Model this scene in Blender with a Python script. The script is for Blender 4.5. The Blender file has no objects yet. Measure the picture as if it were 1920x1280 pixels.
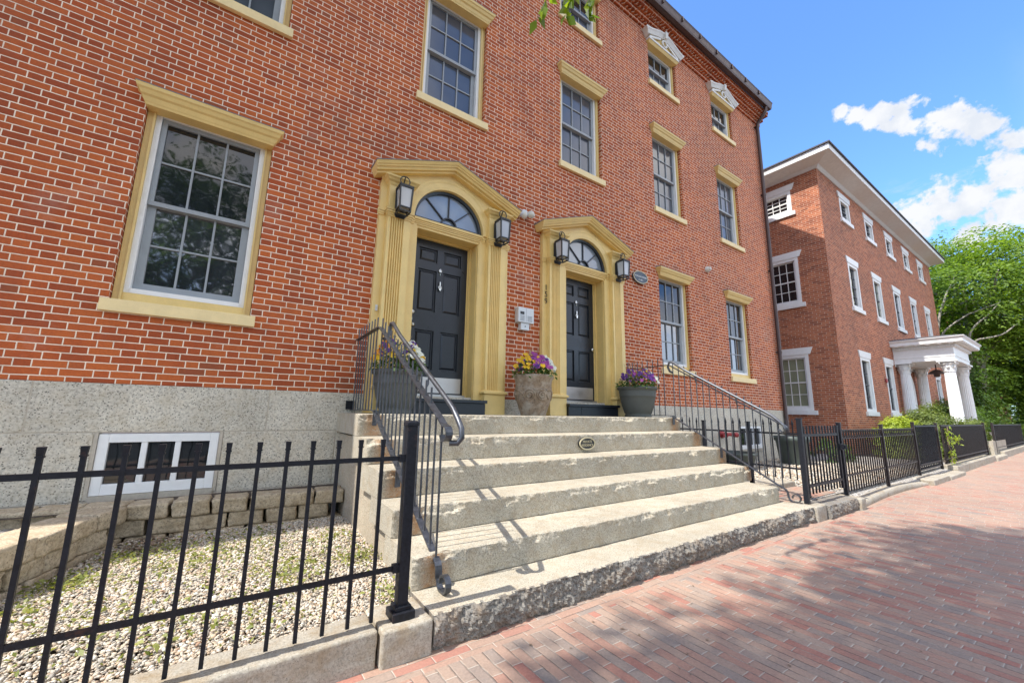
import bpy, math, random
import numpy as np
from mathutils import Vector, Matrix, noise
random.seed(7); rng = np.random.default_rng(7)
C = bpy.context.scene.collection
PI = math.pi
EYE = 1.235                       # everything is laid out about the eye height and lifted at the end
I4 = Matrix.Identity(4)
W = {}                            # world matrix of every object while building

# ------------------------------------------------------------------ objects
def T(x, y, z): return Matrix.Translation((x, y, z))
def RZ(a): return Matrix.Rotation(a, 4, 'Z')

def link(o, parent=None, M=None):
    M = M or I4
    C.objects.link(o)
    o.matrix_basis = M
    W[o] = M.copy()
    if parent is not None:
        o.parent = parent
        o.matrix_parent_inverse = W[parent].inverted()
    return o

def thing(name, label, cat, loc=(0, 0, 0), group=None):
    o = bpy.data.objects.new(name, None)
    o.empty_display_size = 0.1
    link(o, None, T(*loc))
    return tag(o, label, cat, group)

def tag(o, label, cat, group=None):
    o['label'] = label; o['category'] = cat
    if group: o['group'] = group
    return o

def obj(name, me, parent=None, M=None, label=None):
    o = bpy.data.objects.new(name, me)
    link(o, parent, M)
    if label: o['label'] = label
    return o

def struct(name, me, M=None):
    o = obj(name, me, None, M); o['kind'] = 'structure'; return o

def copy_tree(o, D, parent=None):
    """copy a thing with its parts and sub-parts; D moves the copy in the world"""
    c = o.copy(); C.objects.link(c)
    M = D @ W[o]
    W[c] = M
    c.matrix_basis = M
    c.parent = parent
    if parent is not None: c.matrix_parent_inverse = W[parent].inverted()
    for ch in [k for k in kids.get(o, [])]:
        copy_tree(ch, D, c)
    return c
kids = {}
_obj0 = obj
def obj(name, me, parent=None, M=None, label=None):
    o = _obj0(name, me, parent, M, label)
    if parent is not None: kids.setdefault(parent, []).append(o)
    return o

def bevel(o, w, seg=2):
    m = o.modifiers.new('bevel', 'BEVEL'); m.width = w; m.segments = seg; m.limit_method = 'ANGLE'; m.angle_limit = 0.6
    return o

# ------------------------------------------------------------------ mesh builder
class MB:
    def __init__(s): s.v = []; s.f = []; s.s = []
    def add(s, vs, fs, smooth=False):
        n = len(s.v); s.v += [tuple(p) for p in vs]
        for f in fs: s.f.append(tuple(i + n for i in f)); s.s.append(smooth)
        return s
    def box(s, x0, x1, y0, y1, z0, z1):
        v = [(x0,y0,z0),(x1,y0,z0),(x1,y1,z0),(x0,y1,z0),(x0,y0,z1),(x1,y0,z1),(x1,y1,z1),(x0,y1,z1)]
        return s.add(v, [(3,2,1,0),(4,5,6,7),(0,1,5,4),(1,2,6,5),(2,3,7,6),(3,0,4,7)])
    def bar(s, p, q, w, h, up=(0,0,1)):
        p = Vector(p); q = Vector(q); d = (q-p).normalized(); up = Vector(up)
        a = d.cross(up); a = a.normalized() if a.length > 1e-4 else d.orthogonal().normalized()
        b = a.cross(d)
        a *= w/2; b *= h/2
        v = [p-a-b, p+a-b, p+a+b, p-a+b, q-a-b, q+a-b, q+a+b, q-a+b]
        return s.add(v, [(0,1,2,3),(7,6,5,4),(4,5,1,0),(5,6,2,1),(6,7,3,2),(7,4,0,3)])
    def loft(s, rings, cap=True, smooth=False, close=True):
        n = len(rings[0]); v = [p for r in rings for p in r]; f = []
        for k in range(len(rings)-1):
            for i in range(n if close else n-1):
                j = (i+1) % n
                f.append((k*n+i, k*n+j, (k+1)*n+j, (k+1)*n+i))
        s.add(v, f, smooth)
        if cap:
            s.add(rings[0], [tuple(range(n))[::-1]]); s.add(rings[-1], [tuple(range(n))])
        return s
    def tube(s, path, r, n=8, smooth=True):
        P = [Vector(p) for p in path]; rings = []; ref = None
        for i, p in enumerate(P):
            d = (P[min(i+1, len(P)-1)] - P[max(i-1, 0)]).normalized()
            if ref is None or abs(d.dot(ref)) > .98: ref = d.orthogonal().normalized()
            a = (ref - d*ref.dot(d)).normalized(); ref = a; b = d.cross(a)
            rr = r[i] if isinstance(r, (list, tuple)) else r
            rings.append([p + a*(rr*math.cos(t)) + b*(rr*math.sin(t)) for t in [2*PI*k/n for k in range(n)]])
        return s.loft(rings, True, smooth)
    def ribbon(s, path, w, t, side=(1,0,0)):
        """flat bar swept along a path: wide along side, thin across"""
        P = [Vector(p) for p in path]; side = Vector(side); rings = []
        for i, p in enumerate(P):
            d = (P[min(i+1, len(P)-1)] - P[max(i-1, 0)]).normalized()
            b = side.cross(d).normalized()
            a = side*(w/2); bb = b*(t/2)
            rings.append([p-a-bb, p+a-bb, p+a+bb, p-a+bb])
        return s.loft(rings)
    def lathe(s, prof, n=24, c=(0,0,0), smooth=True):
        rings = [[(c[0]+r*math.cos(2*PI*k/n), c[1]+r*math.sin(2*PI*k/n), c[2]+z) for k in range(n)] for r, z in prof]
        return s.loft(rings, True, smooth)
    def torus(s, c, R, r, ax='y', n=24, m=8, a0=0, a1=2*PI):
        full = abs(a1-a0-2*PI) < 1e-6
        rings = []
        for k in range(n if full else n+1):
            t = a0 + (a1-a0)*k/n; ring = []
            for j in range(m):
                p = 2*PI*j/m; rr = R + r*math.cos(p); h = r*math.sin(p)
                u, v = rr*math.cos(t), rr*math.sin(t)
                ring.append((c[0]+u, c[1]+h, c[2]+v) if ax == 'y' else ((c[0]+u, c[1]+v, c[2]+h) if ax == 'z' else (c[0]+h, c[1]+u, c[2]+v)))
            rings.append(ring)
        if full: rings.append(rings[0])
        return s.loft(rings, not full, True)
    def prism(s, poly, y0, y1):
        """polygon in x,z pushed from y0 (front) to y1"""
        return s.loft([[(x, y0, z) for x, z in poly], [(x, y1, z) for x, z in poly]])
    def ell(s, c, rx, rz, y0, y1, n=40):
        return s.prism([(c[0]+rx*math.cos(2*PI*k/n), c[1]+rz*math.sin(2*PI*k/n)) for k in range(n)], y0, y1)
    def mesh(s, name, mat):
        me = bpy.data.meshes.new(name)
        me.from_pydata(s.v, [], s.f)
        me.polygons.foreach_set('use_smooth', s.s)
        me.materials.append(mat)
        import bmesh
        b = bmesh.new(); b.from_mesh(me); bmesh.ops.recalc_face_normals(b, faces=b.faces); b.to_mesh(me); b.free()
        me.update()
        return me

def npmesh(name, v, f, mat, smooth=False):
    """v (N,3), f (M,k)"""
    me = bpy.data.meshes.new(name)
    v = np.ascontiguousarray(v, dtype=np.float32); f = np.ascontiguousarray(f, dtype=np.int32)
    M, k = f.shape
    me.vertices.add(len(v)); me.vertices.foreach_set('co', v.ravel())
    me.loops.add(M*k); me.loops.foreach_set('vertex_index', f.ravel())
    me.polygons.add(M); me.polygons.foreach_set('loop_start', np.arange(0, M*k, k, dtype=np.int32))
    me.polygons.foreach_set('loop_total', np.full(M, k, dtype=np.int32))
    if smooth: me.polygons.foreach_set('use_smooth', np.ones(M, dtype=bool))
    me.materials.append(mat); me.update(calc_edges=True); me.validate()
    return me

# ------------------------------------------------------------------ node helpers
class NT:
    def __init__(s, name):
        s.m = bpy.data.materials.new(name); s.m.use_nodes = True
        s.t = s.m.node_tree; s.b = s.t.nodes['Principled BSDF']; s._g = None
    def n(s, kind, **kw):
        nd = s.t.nodes.new(kind)
        for k, v in kw.items(): setattr(nd, k, v)
        return nd
    def put(s, sock, v):
        if v is None: return
        if isinstance(v, bpy.types.NodeSocket): s.t.links.new(v, sock)
        else:
            if isinstance(v, tuple) and len(v) == 3 and sock.type == 'RGBA': v = (*v, 1)
            sock.default_value = v
    def m2(s, op, a, b=None, c=None):
        nd = s.n('ShaderNodeMath', operation=op)
        s.put(nd.inputs[0], a); s.put(nd.inputs[1], b)
        if c is not None: s.put(nd.inputs[2], c)
        return nd.outputs[0]
    def geo(s):
        if s._g is None: s._g = s.n('ShaderNodeNewGeometry')
        return s._g
    def pos(s): return s.geo().outputs['Position']
    def sep(s, v):
        nd = s.n('ShaderNodeSeparateXYZ'); s.put(nd.inputs[0], v); return nd.outputs
    def comb(s, x, y, z=0.0):
        nd = s.n('ShaderNodeCombineXYZ')
        for i, v in enumerate((x, y, z)): s.put(nd.inputs[i], v)
        return nd.outputs[0]
    def noise(s, vec, scale, detail=3, rough=.55, dist=0.0):
        nd = s.n('ShaderNodeTexNoise'); s.put(nd.inputs['Vector'], vec)
        nd.inputs['Scale'].default_value = scale; nd.inputs['Detail'].default_value = detail
        nd.inputs['Roughness'].default_value = rough; nd.inputs['Distortion'].default_value = dist
        return nd.outputs['Fac']
    def white(s, vec):
        nd = s.n('ShaderNodeTexWhiteNoise', noise_dimensions='3D'); s.put(nd.inputs['Vector'], vec)
        return nd.outputs
    def vor(s, vec, scale, feature='F1'):
        nd = s.n('ShaderNodeTexVoronoi', feature=feature); s.put(nd.inputs['Vector'], vec)
        nd.inputs['Scale'].default_value = scale
        return nd.outputs
    def ramp(s, f, stops, interp='LINEAR'):
        nd = s.n('ShaderNodeValToRGB'); cr = nd.color_ramp; cr.interpolation = interp
        while len(cr.elements) < len(stops): cr.elements.new(.5)
        for e, (p, c) in zip(cr.elements, stops): e.position = p; e.color = (*c, 1) if not isinstance(c, float) else (c, c, c, 1)
        s.put(nd.inputs[0], f); return nd.outputs[0]
    def mix(s, f, a, b, mode='MIX'):
        nd = s.n('ShaderNodeMix', data_type='RGBA', blend_type=mode)
        s.put(nd.inputs[0], f); s.put(nd.inputs[6], a); s.put(nd.inputs[7], b)
        return nd.outputs[2]
    def rng(s, v, a, b, c=0.0, d=1.0):
        nd = s.n('ShaderNodeMapRange'); s.put(nd.inputs[0], v)
        for i, q in enumerate((a, b, c, d)): nd.inputs[i+1].default_value = q
        return nd.outputs[0]
    def bump(s, h, strength=.5, dist=.01, prev=None):
        nd = s.n('ShaderNodeBump'); nd.inputs['Strength'].default_value = strength; nd.inputs['Distance'].default_value = dist
        s.put(nd.inputs['Height'], h)
        if prev is not None: s.put(nd.inputs['Normal'], prev)
        return nd.outputs[0]
    def done(s, col=None, rough=None, normal=None, **kw):
        b = s.b
        s.put(b.inputs['Base Color'], col); s.put(b.inputs['Roughness'], rough)
        if normal is not None: s.put(b.inputs['Normal'], normal)
        for k, v in kw.items(): s.put(b.inputs[k.replace('_', ' ')], v)
        return s.m

def paint(name, col, rough=.45, var=.12, bumpy=.0, scale=9.0, **kw):
    n = NT(name); p = n.pos()
    a = n.noise(p, scale, 4, .6); b = n.noise(p, scale*14, 3, .6)
    f = n.m2('ADD', n.m2('MULTIPLY', a, .65), n.m2('MULTIPLY', b, .35))
    dark = tuple(c*(1-var) for c in col); lite = tuple(min(1, c*(1+var)) for c in col)
    c = n.ramp(f, [(.3, dark), (.7, lite)])
    nm = n.bump(b, bumpy, .004) if bumpy else None
    r = n.rng(a, .3, .7, rough*.85, min(1, rough*1.2))
    return n.done(c, r, nm, **kw)

def iron(name, col, rough, rust=.74):
    n = NT(name); p = n.pos(); a = n.noise(p, 7, 5, .65); b_ = n.noise(p, 60, 4, .6)
    c = n.ramp(b_, [(.3, tuple(q*.6 for q in col)), (.7, tuple(q*1.5 for q in col))])
    m_ = n.rng(n.m2('ADD', n.m2('MULTIPLY', a, .75), n.m2('MULTIPLY', b_, .3)), rust-.09, rust+.02, 0, .6)
    c = n.mix(m_, c, (.085, .034, .018))
    return n.done(c, n.rng(b_, .3, .7, rough*.8, rough*1.25), n.bump(b_, .25, .004), Specular_IOR_Level=.28)

def brick(name, P, S, h, half, cols, mortar, side_dark=None, stretcher_only=False, bump=.6):
    """P bond period, S stretcher share of it, h course height; Flemish bond unless stretcher_only"""
    n = NT(name); pos = n.pos(); x, y, z = n.sep(pos)
    nx, ny, nz = n.sep(n.geo().outputs['True Normal'])
    isx = n.m2('GREATER_THAN', n.m2('ABSOLUTE', nx), .5)
    u = n.m2('ADD', n.m2('MULTIPLY', x, n.m2('SUBTRACT', 1.0, isx)), n.m2('MULTIPLY', n.m2('ADD', y, .07), isx))
    wob = n.noise(pos, 3.0, 2)
    wob2 = n.noise(pos, 26.0, 2)
    zz = n.m2('ADD', z, n.m2('MULTIPLY', n.m2('SUBTRACT', wob, .5), .006))
    zz = n.m2('ADD', zz, n.m2('MULTIPLY', n.m2('SUBTRACT', wob2, .5), .004))
    zr = n.m2('DIVIDE', zz, h); row = n.m2('FLOOR', zr); fz = n.m2('SUBTRACT', zr, row)
    jit = n.white(n.comb(row, 3.7))[0]
    t = n.m2('DIVIDE', u, P)
    t = n.m2('ADD', t, n.m2('MULTIPLY', n.m2('MODULO', n.m2('ABSOLUTE', row), 2.0), .5))
    t = n.m2('ADD', t, n.m2('MULTIPLY', n.m2('SUBTRACT', jit, .5), .05 if not stretcher_only else .12))
    t = n.m2('ADD', t, n.m2('MULTIPLY', n.m2('SUBTRACT', wob2, .5), .012))
    cell = n.m2('FLOOR', t); f = n.m2('SUBTRACT', t, cell)
    if stretcher_only:
        d = n.m2('MULTIPLY', n.m2('MINIMUM', f, n.m2('SUBTRACT', 1.0, f)), P); hid = cell
    else:
        isH = n.m2('GREATER_THAN', f, S)
        far = n.m2('ADD', S, n.m2('MULTIPLY', isH, 1-S))
        near = n.m2('MULTIPLY', isH, S)
        d = n.m2('MULTIPLY', n.m2('MINIMUM', n.m2('SUBTRACT', f, near), n.m2('SUBTRACT', far, f)), P)
        hid = n.m2('ADD', n.m2('MULTIPLY', cell, 2.0), isH)
    dz = n.m2('MULTIPLY', n.m2('MINIMUM', fz, n.m2('SUBTRACT', 1.0, fz)), h)
    dist = n.m2('MINIMUM', d, dz)
    mask = n.rng(dist, half*.75, half*1.3)
    rnd = n.white(n.comb(hid, row, 1.3))
    grain = n.noise(pos, 60, 4, .65); big = n.noise(pos, .45, 3); mid = n.noise(pos, 7, 3, .6)
    k = n.m2('ADD', n.m2('MULTIPLY', rnd[0], .62), n.m2('MULTIPLY', mid, .38))
    c = n.ramp(k, cols)
    c = n.mix(.28, c, n.ramp(grain, [(.3, (.35, .35, .35)), (.72, (1.5, 1.5, 1.5))]), 'MULTIPLY')
    c = n.mix(.5, c, n.ramp(big, [(.35, (.78, .8, .85)), (.65, (1.18, 1.12, 1.0))]), 'MULTIPLY')
    c = n.mix(n.m2('MULTIPLY', n.rng(rnd[0], .955, .965), .45), c, (.10, .04, .03))
    stain = n.noise(n.comb(n.m2('MULTIPLY', u, 1.6), 0.0, n.m2('MULTIPLY', z, .55)), 1.0, 5, .62)
    c = n.mix(n.rng(stain, .52, .75, 0, .30), c, (.13, .06, .045))
    bloom = n.noise(n.comb(u, 3.0, n.m2('MULTIPLY', z, 1.3)), 1.9, 5, .65)
    c = n.mix(n.rng(bloom, .58, .80, 0, .30), c, (.52, .34, .27))
    mc = n.mix(.5, mortar, n.ramp(mid, [(.3, (.72, .7, .68)), (.6, (1.05, 1.03, 1.0))]), 'MULTIPLY')
    mc = n.mix(n.rng(stain, .50, .78, 0, .55), mc, (.34, .25, .19))
    col = n.mix(mask, mc, c)
    hgt = n.m2('ADD', n.m2('MULTIPLY', n.rng(dist, half*.5, half*1.8), .8), n.m2('MULTIPLY', grain, .25))
    nm = n.bump(hgt, bump, .006)
    return n.done(col, n.rng(grain, .3, .7, .78, .95), nm, Specular_IOR_Level=.3)

def granite(name, base, speck, warm, dirt=.3, scale=1.0, bump=.25, rust=None, thr=.42, lo=.62):
    n = NT(name); p = n.pos()
    g1 = n.noise(p, 140*scale, 3, .7); g2 = n.noise(p, 45*scale, 4, .65); big = n.noise(p, 1.7, 4, .6); md = n.noise(p, 9, 4, .65)
    v = n.vor(p, 150*scale)
    c = n.ramp(g1, [(.28, tuple(q*lo for q in base)), (.5, base), (.75, tuple(min(1, q*1.3) for q in base))])
    sp = n.m2('LESS_THAN', n.m2('ADD', v[0], n.m2('MULTIPLY', g2, .5)), thr)
    c = n.mix(n.m2('MULTIPLY', sp, .75), c, speck)
    c = n.mix(n.rng(md, .45, .75, 0, dirt), c, warm)
    c = n.mix(.55, c, n.ramp(big, [(.3, (.68, .67, .64)), (.65, (1.1, 1.09, 1.06))]), 'MULTIPLY')
    if rust:
        x, y, z = n.sep(p)
        for (rx, w) in rust:
            dd = n.m2('ABSOLUTE', n.m2('SUBTRACT', x, rx))
            mk = n.m2('MULTIPLY', n.rng(n.m2('ADD', dd, n.m2('MULTIPLY', md, .10)), w, w*.4+.02), n.rng(g2, .3, .6, .35, 1))
            nzv = n.sep(n.geo().outputs['True Normal'])[2]
            mk = n.m2('MULTIPLY', mk, n.m2('LESS_THAN', n.m2('ABSOLUTE', nzv), .6))
            c = n.mix(n.m2('MULTIPLY', mk, .7), c, (.36, .16, .045))
    nm = n.bump(n.m2('ADD', g2, n.m2('MULTIPLY', g1, .5)), bump, .006)
    return n.done(c, n.rng(g2, .3, .7, .7, .92), nm, Specular_IOR_Level=.35)

def leafmat(name, c0, c1, trans=.45, rough=.5):
    n = NT(name); p = n.pos()
    a = n.noise(p, 1.1, 3); r = n.white(n.geo().outputs['Random Per Island'])[0] if False else n.geo().outputs['Random Per Island']
    f = n.m2('ADD', n.m2('MULTIPLY', a, .55), n.m2('MULTIPLY', r, .45))
    col = n.ramp(f, [(.25, c0), (.72, c1)])
    b = n.b; n.put(b.inputs['Base Color'], col); b.inputs['Roughness'].default_value = rough
    tr = n.n('ShaderNodeBsdfTranslucent'); n.put(tr.inputs[0], n.mix(1.0, col, (1.25, 1.25, .5), 'MULTIPLY'))
    mx = n.n('ShaderNodeMixShader'); mx.inputs[0].default_value = trans
    n.t.links.new(b.outputs[0], mx.inputs[1]); n.t.links.new(tr.outputs[0], mx.inputs[2])
    n.t.links.new(mx.outputs[0], n.t.nodes['Material Output'].inputs[0])
    return n.m

# ------------------------------------------------------------------ materials
BR = [(.0, (.235, .050, .022)), (.2, (.32, .070, .025)), (.45, (.40, .088, .027)), (.7, (.485, .122, .033)), (1.0, (.42, .098, .040))]
m_brick = brick('red_brick', .315, .667, .0667, .0042, BR, (.88, .74, .58))
BR2 = [(.0, (.13, .045, .028)), (.22, (.27, .078, .040)), (.5, (.40, .122, .056)), (.75, (.47, .160, .074)), (1.0, (.37, .105, .055))]
m_brick2 = brick('old_brick', .215, .667, .0667, .0045, BR2, (.56, .45, .34), stretcher_only=True)
m_brick3 = brick('far_brick', .215, .667, .0667, .006, BR, (.45, .36, .29), stretcher_only=True)
m_yellow = paint('ochre_paint', (.75, .55, .21), .42, .10, .10, 5)
m_cream = paint('cream_sill_paint', (.80, .63, .32), .5, .10)
m_mortar = paint('lime_mortar', (.46, .41, .33), .9, .2, .5, 30)
m_white = paint('white_paint', (.78, .78, .76), .4, .06)
m_whiteold = paint('weathered_white_paint', (.72, .71, .68), .5, .10)
m_sash = paint('grey_sash_paint', (.30, .325, .34), .4, .08)
m_door = paint('dark_navy_paint', (.014, .017, .023), .32, .15)
m_doorgroove = m_door
m_black = iron('black_iron_paint', (.009, .010, .014), .48)
m_brownfence = iron('brown_iron_paint', (.024, .018, .017), .5, .68)
m_steel = paint('worn_steel', (.10, .105, .115), .38, .45, .15, 25, Metallic=.7)
m_chrome = paint('polished_metal', (.62, .62, .60), .18, .05, Metallic=1.0)
m_plate = paint('brushed_plate', (.56, .53, .50), .42, .06, Metallic=.85)
m_copper = paint('brown_gutter_metal', (.075, .048, .042), .42, .2, Metallic=.3)
m_lead = paint('lead_flashing', (.16, .16, .17), .6, .35, .3, 40)
m_slate = paint('slate_roof', (.07, .07, .078), .7, .25, .3, 20)
m_lamp = paint('lamp_metal', (.022, .024, .026), .45, .3, .1, 30)
m_panelwhite = paint('pale_metal_case', (.60, .63, .64), .35, .05)
m_label = paint('printed_grey', (.25, .27, .28), .6, .05)
m_letter = paint('pale_lettering', (.72, .74, .74), .5, .03)
m_gold = paint('gilded_lettering', (.55, .48, .30), .4, .08)
m_plaque = paint('blue_slate_plaque', (.055, .075, .10), .45, .15)
m_digit = paint('black_numerals', (.02, .02, .02), .4, .1)
m_red = paint('red_valve_paint', (.32, .025, .025), .45, .15)
m_bin = paint('dark_green_tub', (.055, .07, .06), .5, .25)
m_potgrey = paint('dark_grey_pot', (.085, .09, .078), .6, .2, .25, 12)
m_bark = paint('grey_bark', (.16, .13, .10), .85, .35, .8, 14)
m_limb = paint('pale_bark', (.34, .31, .26), .8, .3, .5, 10)
m_twig = paint('brown_twig', (.20, .14, .09), .8, .25)
m_asphalt = paint('asphalt', (.05, .05, .052), .9, .25, .4, 30)
m_soil = paint('dark_mulch', (.07, .05, .035), .95, .45, .8, 18)
m_bulb = paint('floodlight_lens', (.62, .60, .52), .25, .05)

def glass(name, dark, lite, rough=.03, spec=.8, ior=1.6):
    n = NT(name); p = n.pos()
    a = n.noise(p, 1.3, 2); wv = n.noise(p, 2.2, 2)
    c = n.ramp(a, [(.35, dark), (.65, lite)])
    nm = n.bump(wv, .12, .02)
    return n.done(c, rough, nm, Specular_IOR_Level=spec, IOR=ior)
m_glass = glass('dark_window_glass', (.006, .008, .010), (.014, .018, .021), .03, .55)
m_screen = glass('screened_glass', (.055, .065, .085), (.085, .098, .12), .12, .7)
m_screen1 = glass('screened_lower_glass', (.022, .027, .032), (.035, .042, .048), .03, 1.0, ior=1.95)
m_blind = glass('glass_before_blind', (.20, .22, .15), (.27, .29, .20), .06, .6)
m_fan = glass('fanlight_glass', (.16, .20, .25), (.25, .30, .35), .03, 1.0)  # pale blue-grey base puts the sky's reflection into the colour
m_lampglass = glass('seeded_lamp_glass', (.34, .36, .37), (.52, .54, .55), .15, .6)

STAIR_RUST = [(1.15, .17), (6.04, .2)]
m_step = granite('step_granite', (.455, .412, .325), (.10, .09, .06), (.33, .25, .155), .6, .7, .8, STAIR_RUST, .47, .42)
m_steprough = granite('rough_grey_granite', (.225, .21, .185), (.04, .045, .04), (.24, .16, .09), .6, .5, 1.0, None, .48, .32)
m_found = granite('foundation_granite', (.57, .53, .445), (.05, .048, .045), (.47, .39, .27), .55, .33, .5, None, .49, .5)
m_kerb = granite('kerb_granite', (.39, .355, .29), (.11, .10, .085), (.26, .18, .09), .7, .7, .45)
m_block = granite('tan_wall_block', (.47, .39, .275), (.16, .12, .08), (.33, .25, .15), .8, .35, 1.0, None, .46, .45)
m_urn = granite('weathered_urn', (.27, .20, .135), (.045, .030, .02), (.46, .41, .33), .95, .16, 1.0)

def paving():
    n = NT('brick_paving'); pos = n.pos(); x, y, z = n.sep(pos)
    wob = n.noise(pos, 2.0, 2); w2 = n.noise(pos, 22, 2)
    border = n.m2('GREATER_THAN', y, 2.005)
    L, B = .205, .064
    # field: long side across the pavement; edge course: long side along the kerb
    a = n.m2('ADD', n.m2('MULTIPLY', y, n.m2('SUBTRACT', 1.0, border)), n.m2('MULTIPLY', x, border))
    b = n.m2('ADD', n.m2('MULTIPLY', x, n.m2('SUBTRACT', 1.0, border)), n.m2('MULTIPLY', n.m2('SUBTRACT', y, .0), border))
    b = n.m2('ADD', b, n.m2('MULTIPLY', n.m2('SUBTRACT', wob, .5), .02))
    b = n.m2('ADD', b, n.m2('MULTIPLY', n.m2('SUBTRACT', w2, .5), .005))
    rb = n.m2('DIVIDE', b, B); row = n.m2('FLOOR', rb); fb = n.m2('SUBTRACT', rb, row)
    jit = n.white(n.comb(row, n.m2('MULTIPLY', border, 9.0), 5.1))[0]
    t = n.m2('ADD', n.m2('DIVIDE', a, L), n.m2('MULTIPLY', n.m2('MODULO', n.m2('ABSOLUTE', row), 2.0), .5))
    t = n.m2('ADD', t, n.m2('MULTIPLY', jit, .35))
    t = n.m2('ADD', t, n.m2('MULTIPLY', n.m2('SUBTRACT', w2, .5), .03))
    cell = n.m2('FLOOR', t); f = n.m2('SUBTRACT', t, cell)
    d1 = n.m2('MULTIPLY', n.m2('MINIMUM', f, n.m2('SUBTRACT', 1.0, f)), L)
    d2 = n.m2('MULTIPLY', n.m2('MINIMUM', fb, n.m2('SUBTRACT', 1.0, fb)), B)
    d = n.m2('MINIMUM', d1, d2)
    rnd = n.white(n.comb(cell, row, border)); r = rnd[0]
    grain = n.noise(pos, 70, 4, .65); mid = n.noise(pos, 9, 4, .6); big = n.noise(pos, .8, 3)
    k = n.m2('ADD', n.m2('MULTIPLY', r, .85), n.m2('MULTIPLY', mid, .15))
    c = n.ramp(k, [(.05, (.225, .195, .175)), (.13, (.30, .235, .19)), (.34, (.345, .25, .19)), (.55, (.365, .245, .182)), (.78, (.37, .215, .158)), (.91, (.365, .172, .128)), (1.0, (.35, .145, .108))])
    c = n.mix(.35, c, n.ramp(grain, [(.3, (.5, .5, .5)), (.7, (1.35, 1.35, 1.35))]), 'MULTIPLY')
    c = n.mix(.45, c, n.ramp(big, [(.35, (.82, .82, .84)), (.65, (1.12, 1.1, 1.06))]), 'MULTIPLY')
    jm = n.rng(d, .0010, .0038)
    jc = n.ramp(n.noise(pos, 6, 3), [(.42, (.10, .08, .065)), (.62, (.36, .31, .25))])
    ends = n.m2('LESS_THAN', d1, d2)
    jc = n.mix(n.m2('MULTIPLY', ends, .7), jc, (.52, .46, .38))
    col = n.mix(jm, jc, c)
    tilt = n.m2('MULTIPLY', r, .14)
    h = n.m2('ADD', n.m2('MULTIPLY', n.rng(d, .001, .008), .9), n.m2('ADD', n.m2('MULTIPLY', grain, .3), tilt))
    return n.done(col, n.rng(mid, .3, .7, .75, .92), n.bump(h, .5, .006), Specular_IOR_Level=.3)
m_paving = paving()

def gravelmat():
    n = NT('pebble_stone'); p = n.pos(); r = n.geo().outputs['Random Per Island']
    c = n.ramp(r, [(.0, (.22, .20, .17)), (.12, (.38, .345, .30)), (.3, (.52, .47, .39)), (.5, (.58, .48, .36)), (.66, (.47, .345, .24)), (.74, (.62, .57, .49)), (.9, (.70, .67, .60)), (1.0, (.36, .22, .14))])
    g = n.noise(p, 90, 4, .7)
    c = n.mix(.4, c, n.ramp(g, [(.3, (.6, .6, .55)), (.7, (1.3, 1.24, 1.08))]), 'MULTIPLY')
    return n.done(c, .85, n.bump(g, .3, .004))
m_pebble = gravelmat()

def gravelbed():
    n = NT('fine_gravel'); p = n.pos()
    v = n.vor(p, 42); g = n.noise(p, 120, 3); big = n.noise(p, 1.5, 4)
    c = n.ramp(n.sep(v[1])[0], [(.0, (.32, .30, .26)), (.35, (.52, .49, .44)), (.7, (.63, .60, .55)), (1.0, (.48, .40, .32))])
    c = n.mix(n.rng(v[0], .35, .7), c, (.16, .14, .12))
    c = n.mix(.5, c, n.ramp(big, [(.3, (.75, .74, .70)), (.7, (1.1, 1.1, 1.08))]), 'MULTIPLY')
    h = n.m2('SUBTRACT', 1.0, v[0])
    return n.done(c, .95, n.bump(n.m2('ADD', h, n.m2('MULTIPLY', g, .3)), .8, .012))
m_gbed = gravelbed()

m_leaf_back = leafmat('tree_leaf', (.085, .16, .02), (.24, .35, .05), .55)
m_leaf_dark = leafmat('dark_tree_leaf', (.035, .08, .016), (.13, .22, .04), .45)
m_leaf_street = leafmat('street_tree_leaf', (.05, .10, .015), (.15, .24, .035), .5)
m_leaf_twig = leafmat('young_leaf', (.07, .14, .015), (.26, .36, .03), .6, .4)
m_leaf_lime = leafmat('lime_shrub_leaf', (.20, .28, .02), (.42, .50, .05), .35)
m_leaf_maple = leafmat('maple_shrub_leaf', (.075, .12, .025), (.20, .25, .06), .4)
m_leaf_pot = leafmat('pansy_leaf', (.03, .08, .012), (.10, .19, .03), .35)
m_weed = leafmat('weed_leaf', (.13, .17, .03), (.36, .37, .10), .4)
m_pet = {k: leafmat(k + '_petal', a, b, .3, .6) for k, a, b in (
    ('yellow', (.70, .40, .01), (.85, .62, .02)), ('white', (.75, .75, .68), (.85, .85, .82)),
    ('purple', (.08, .02, .16), (.16, .04, .30)), ('magenta', (.30, .04, .26), (.45, .10, .38)), ('orange', (.75, .25, .01), (.85, .42, .02)))}

# ------------------------------------------------------------------ the setting: ground, pavement, road
G = -1.235
def flat(name, x0, x1, y0, y1, z, mat, kind='structure'):
    b = MB(); b.add([(x0,y0,z),(x1,y0,z),(x1,y1,z),(x0,y1,z)], [(0,1,2,3)])
    return struct(name, b.mesh(name, mat))
flat('ground', -400, 500, -400, 500, G-.03, m_soil)
flat('sidewalk', -30, 120, -2.6, 2.32, G, m_paving)
flat('road', -200, 300, -11, -2.75, G-.016, m_asphalt)
b = MB(); b.box(-30, 120, -2.75, -2.6, G-.12, G+.004); struct('kerb', b.mesh('kerb', m_kerb))
flat('gravel_bed', -6, 1.1, 2.36, 5.05, -1.105, m_soil)
flat('gravel_yard', 6.2, 15.3, 2.33, 5.05, -1.07, m_gbed)
b = MB(); b.add([(7.3, 2.19, -1.175), (14.25, 2.19, -1.175), (14.25, 2.5, -1.066), (7.3, 2.5, -1.066)], [(0,1,2,3)]); struct('gravel_verge', b.mesh('gravel_verge', m_gbed))
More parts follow.
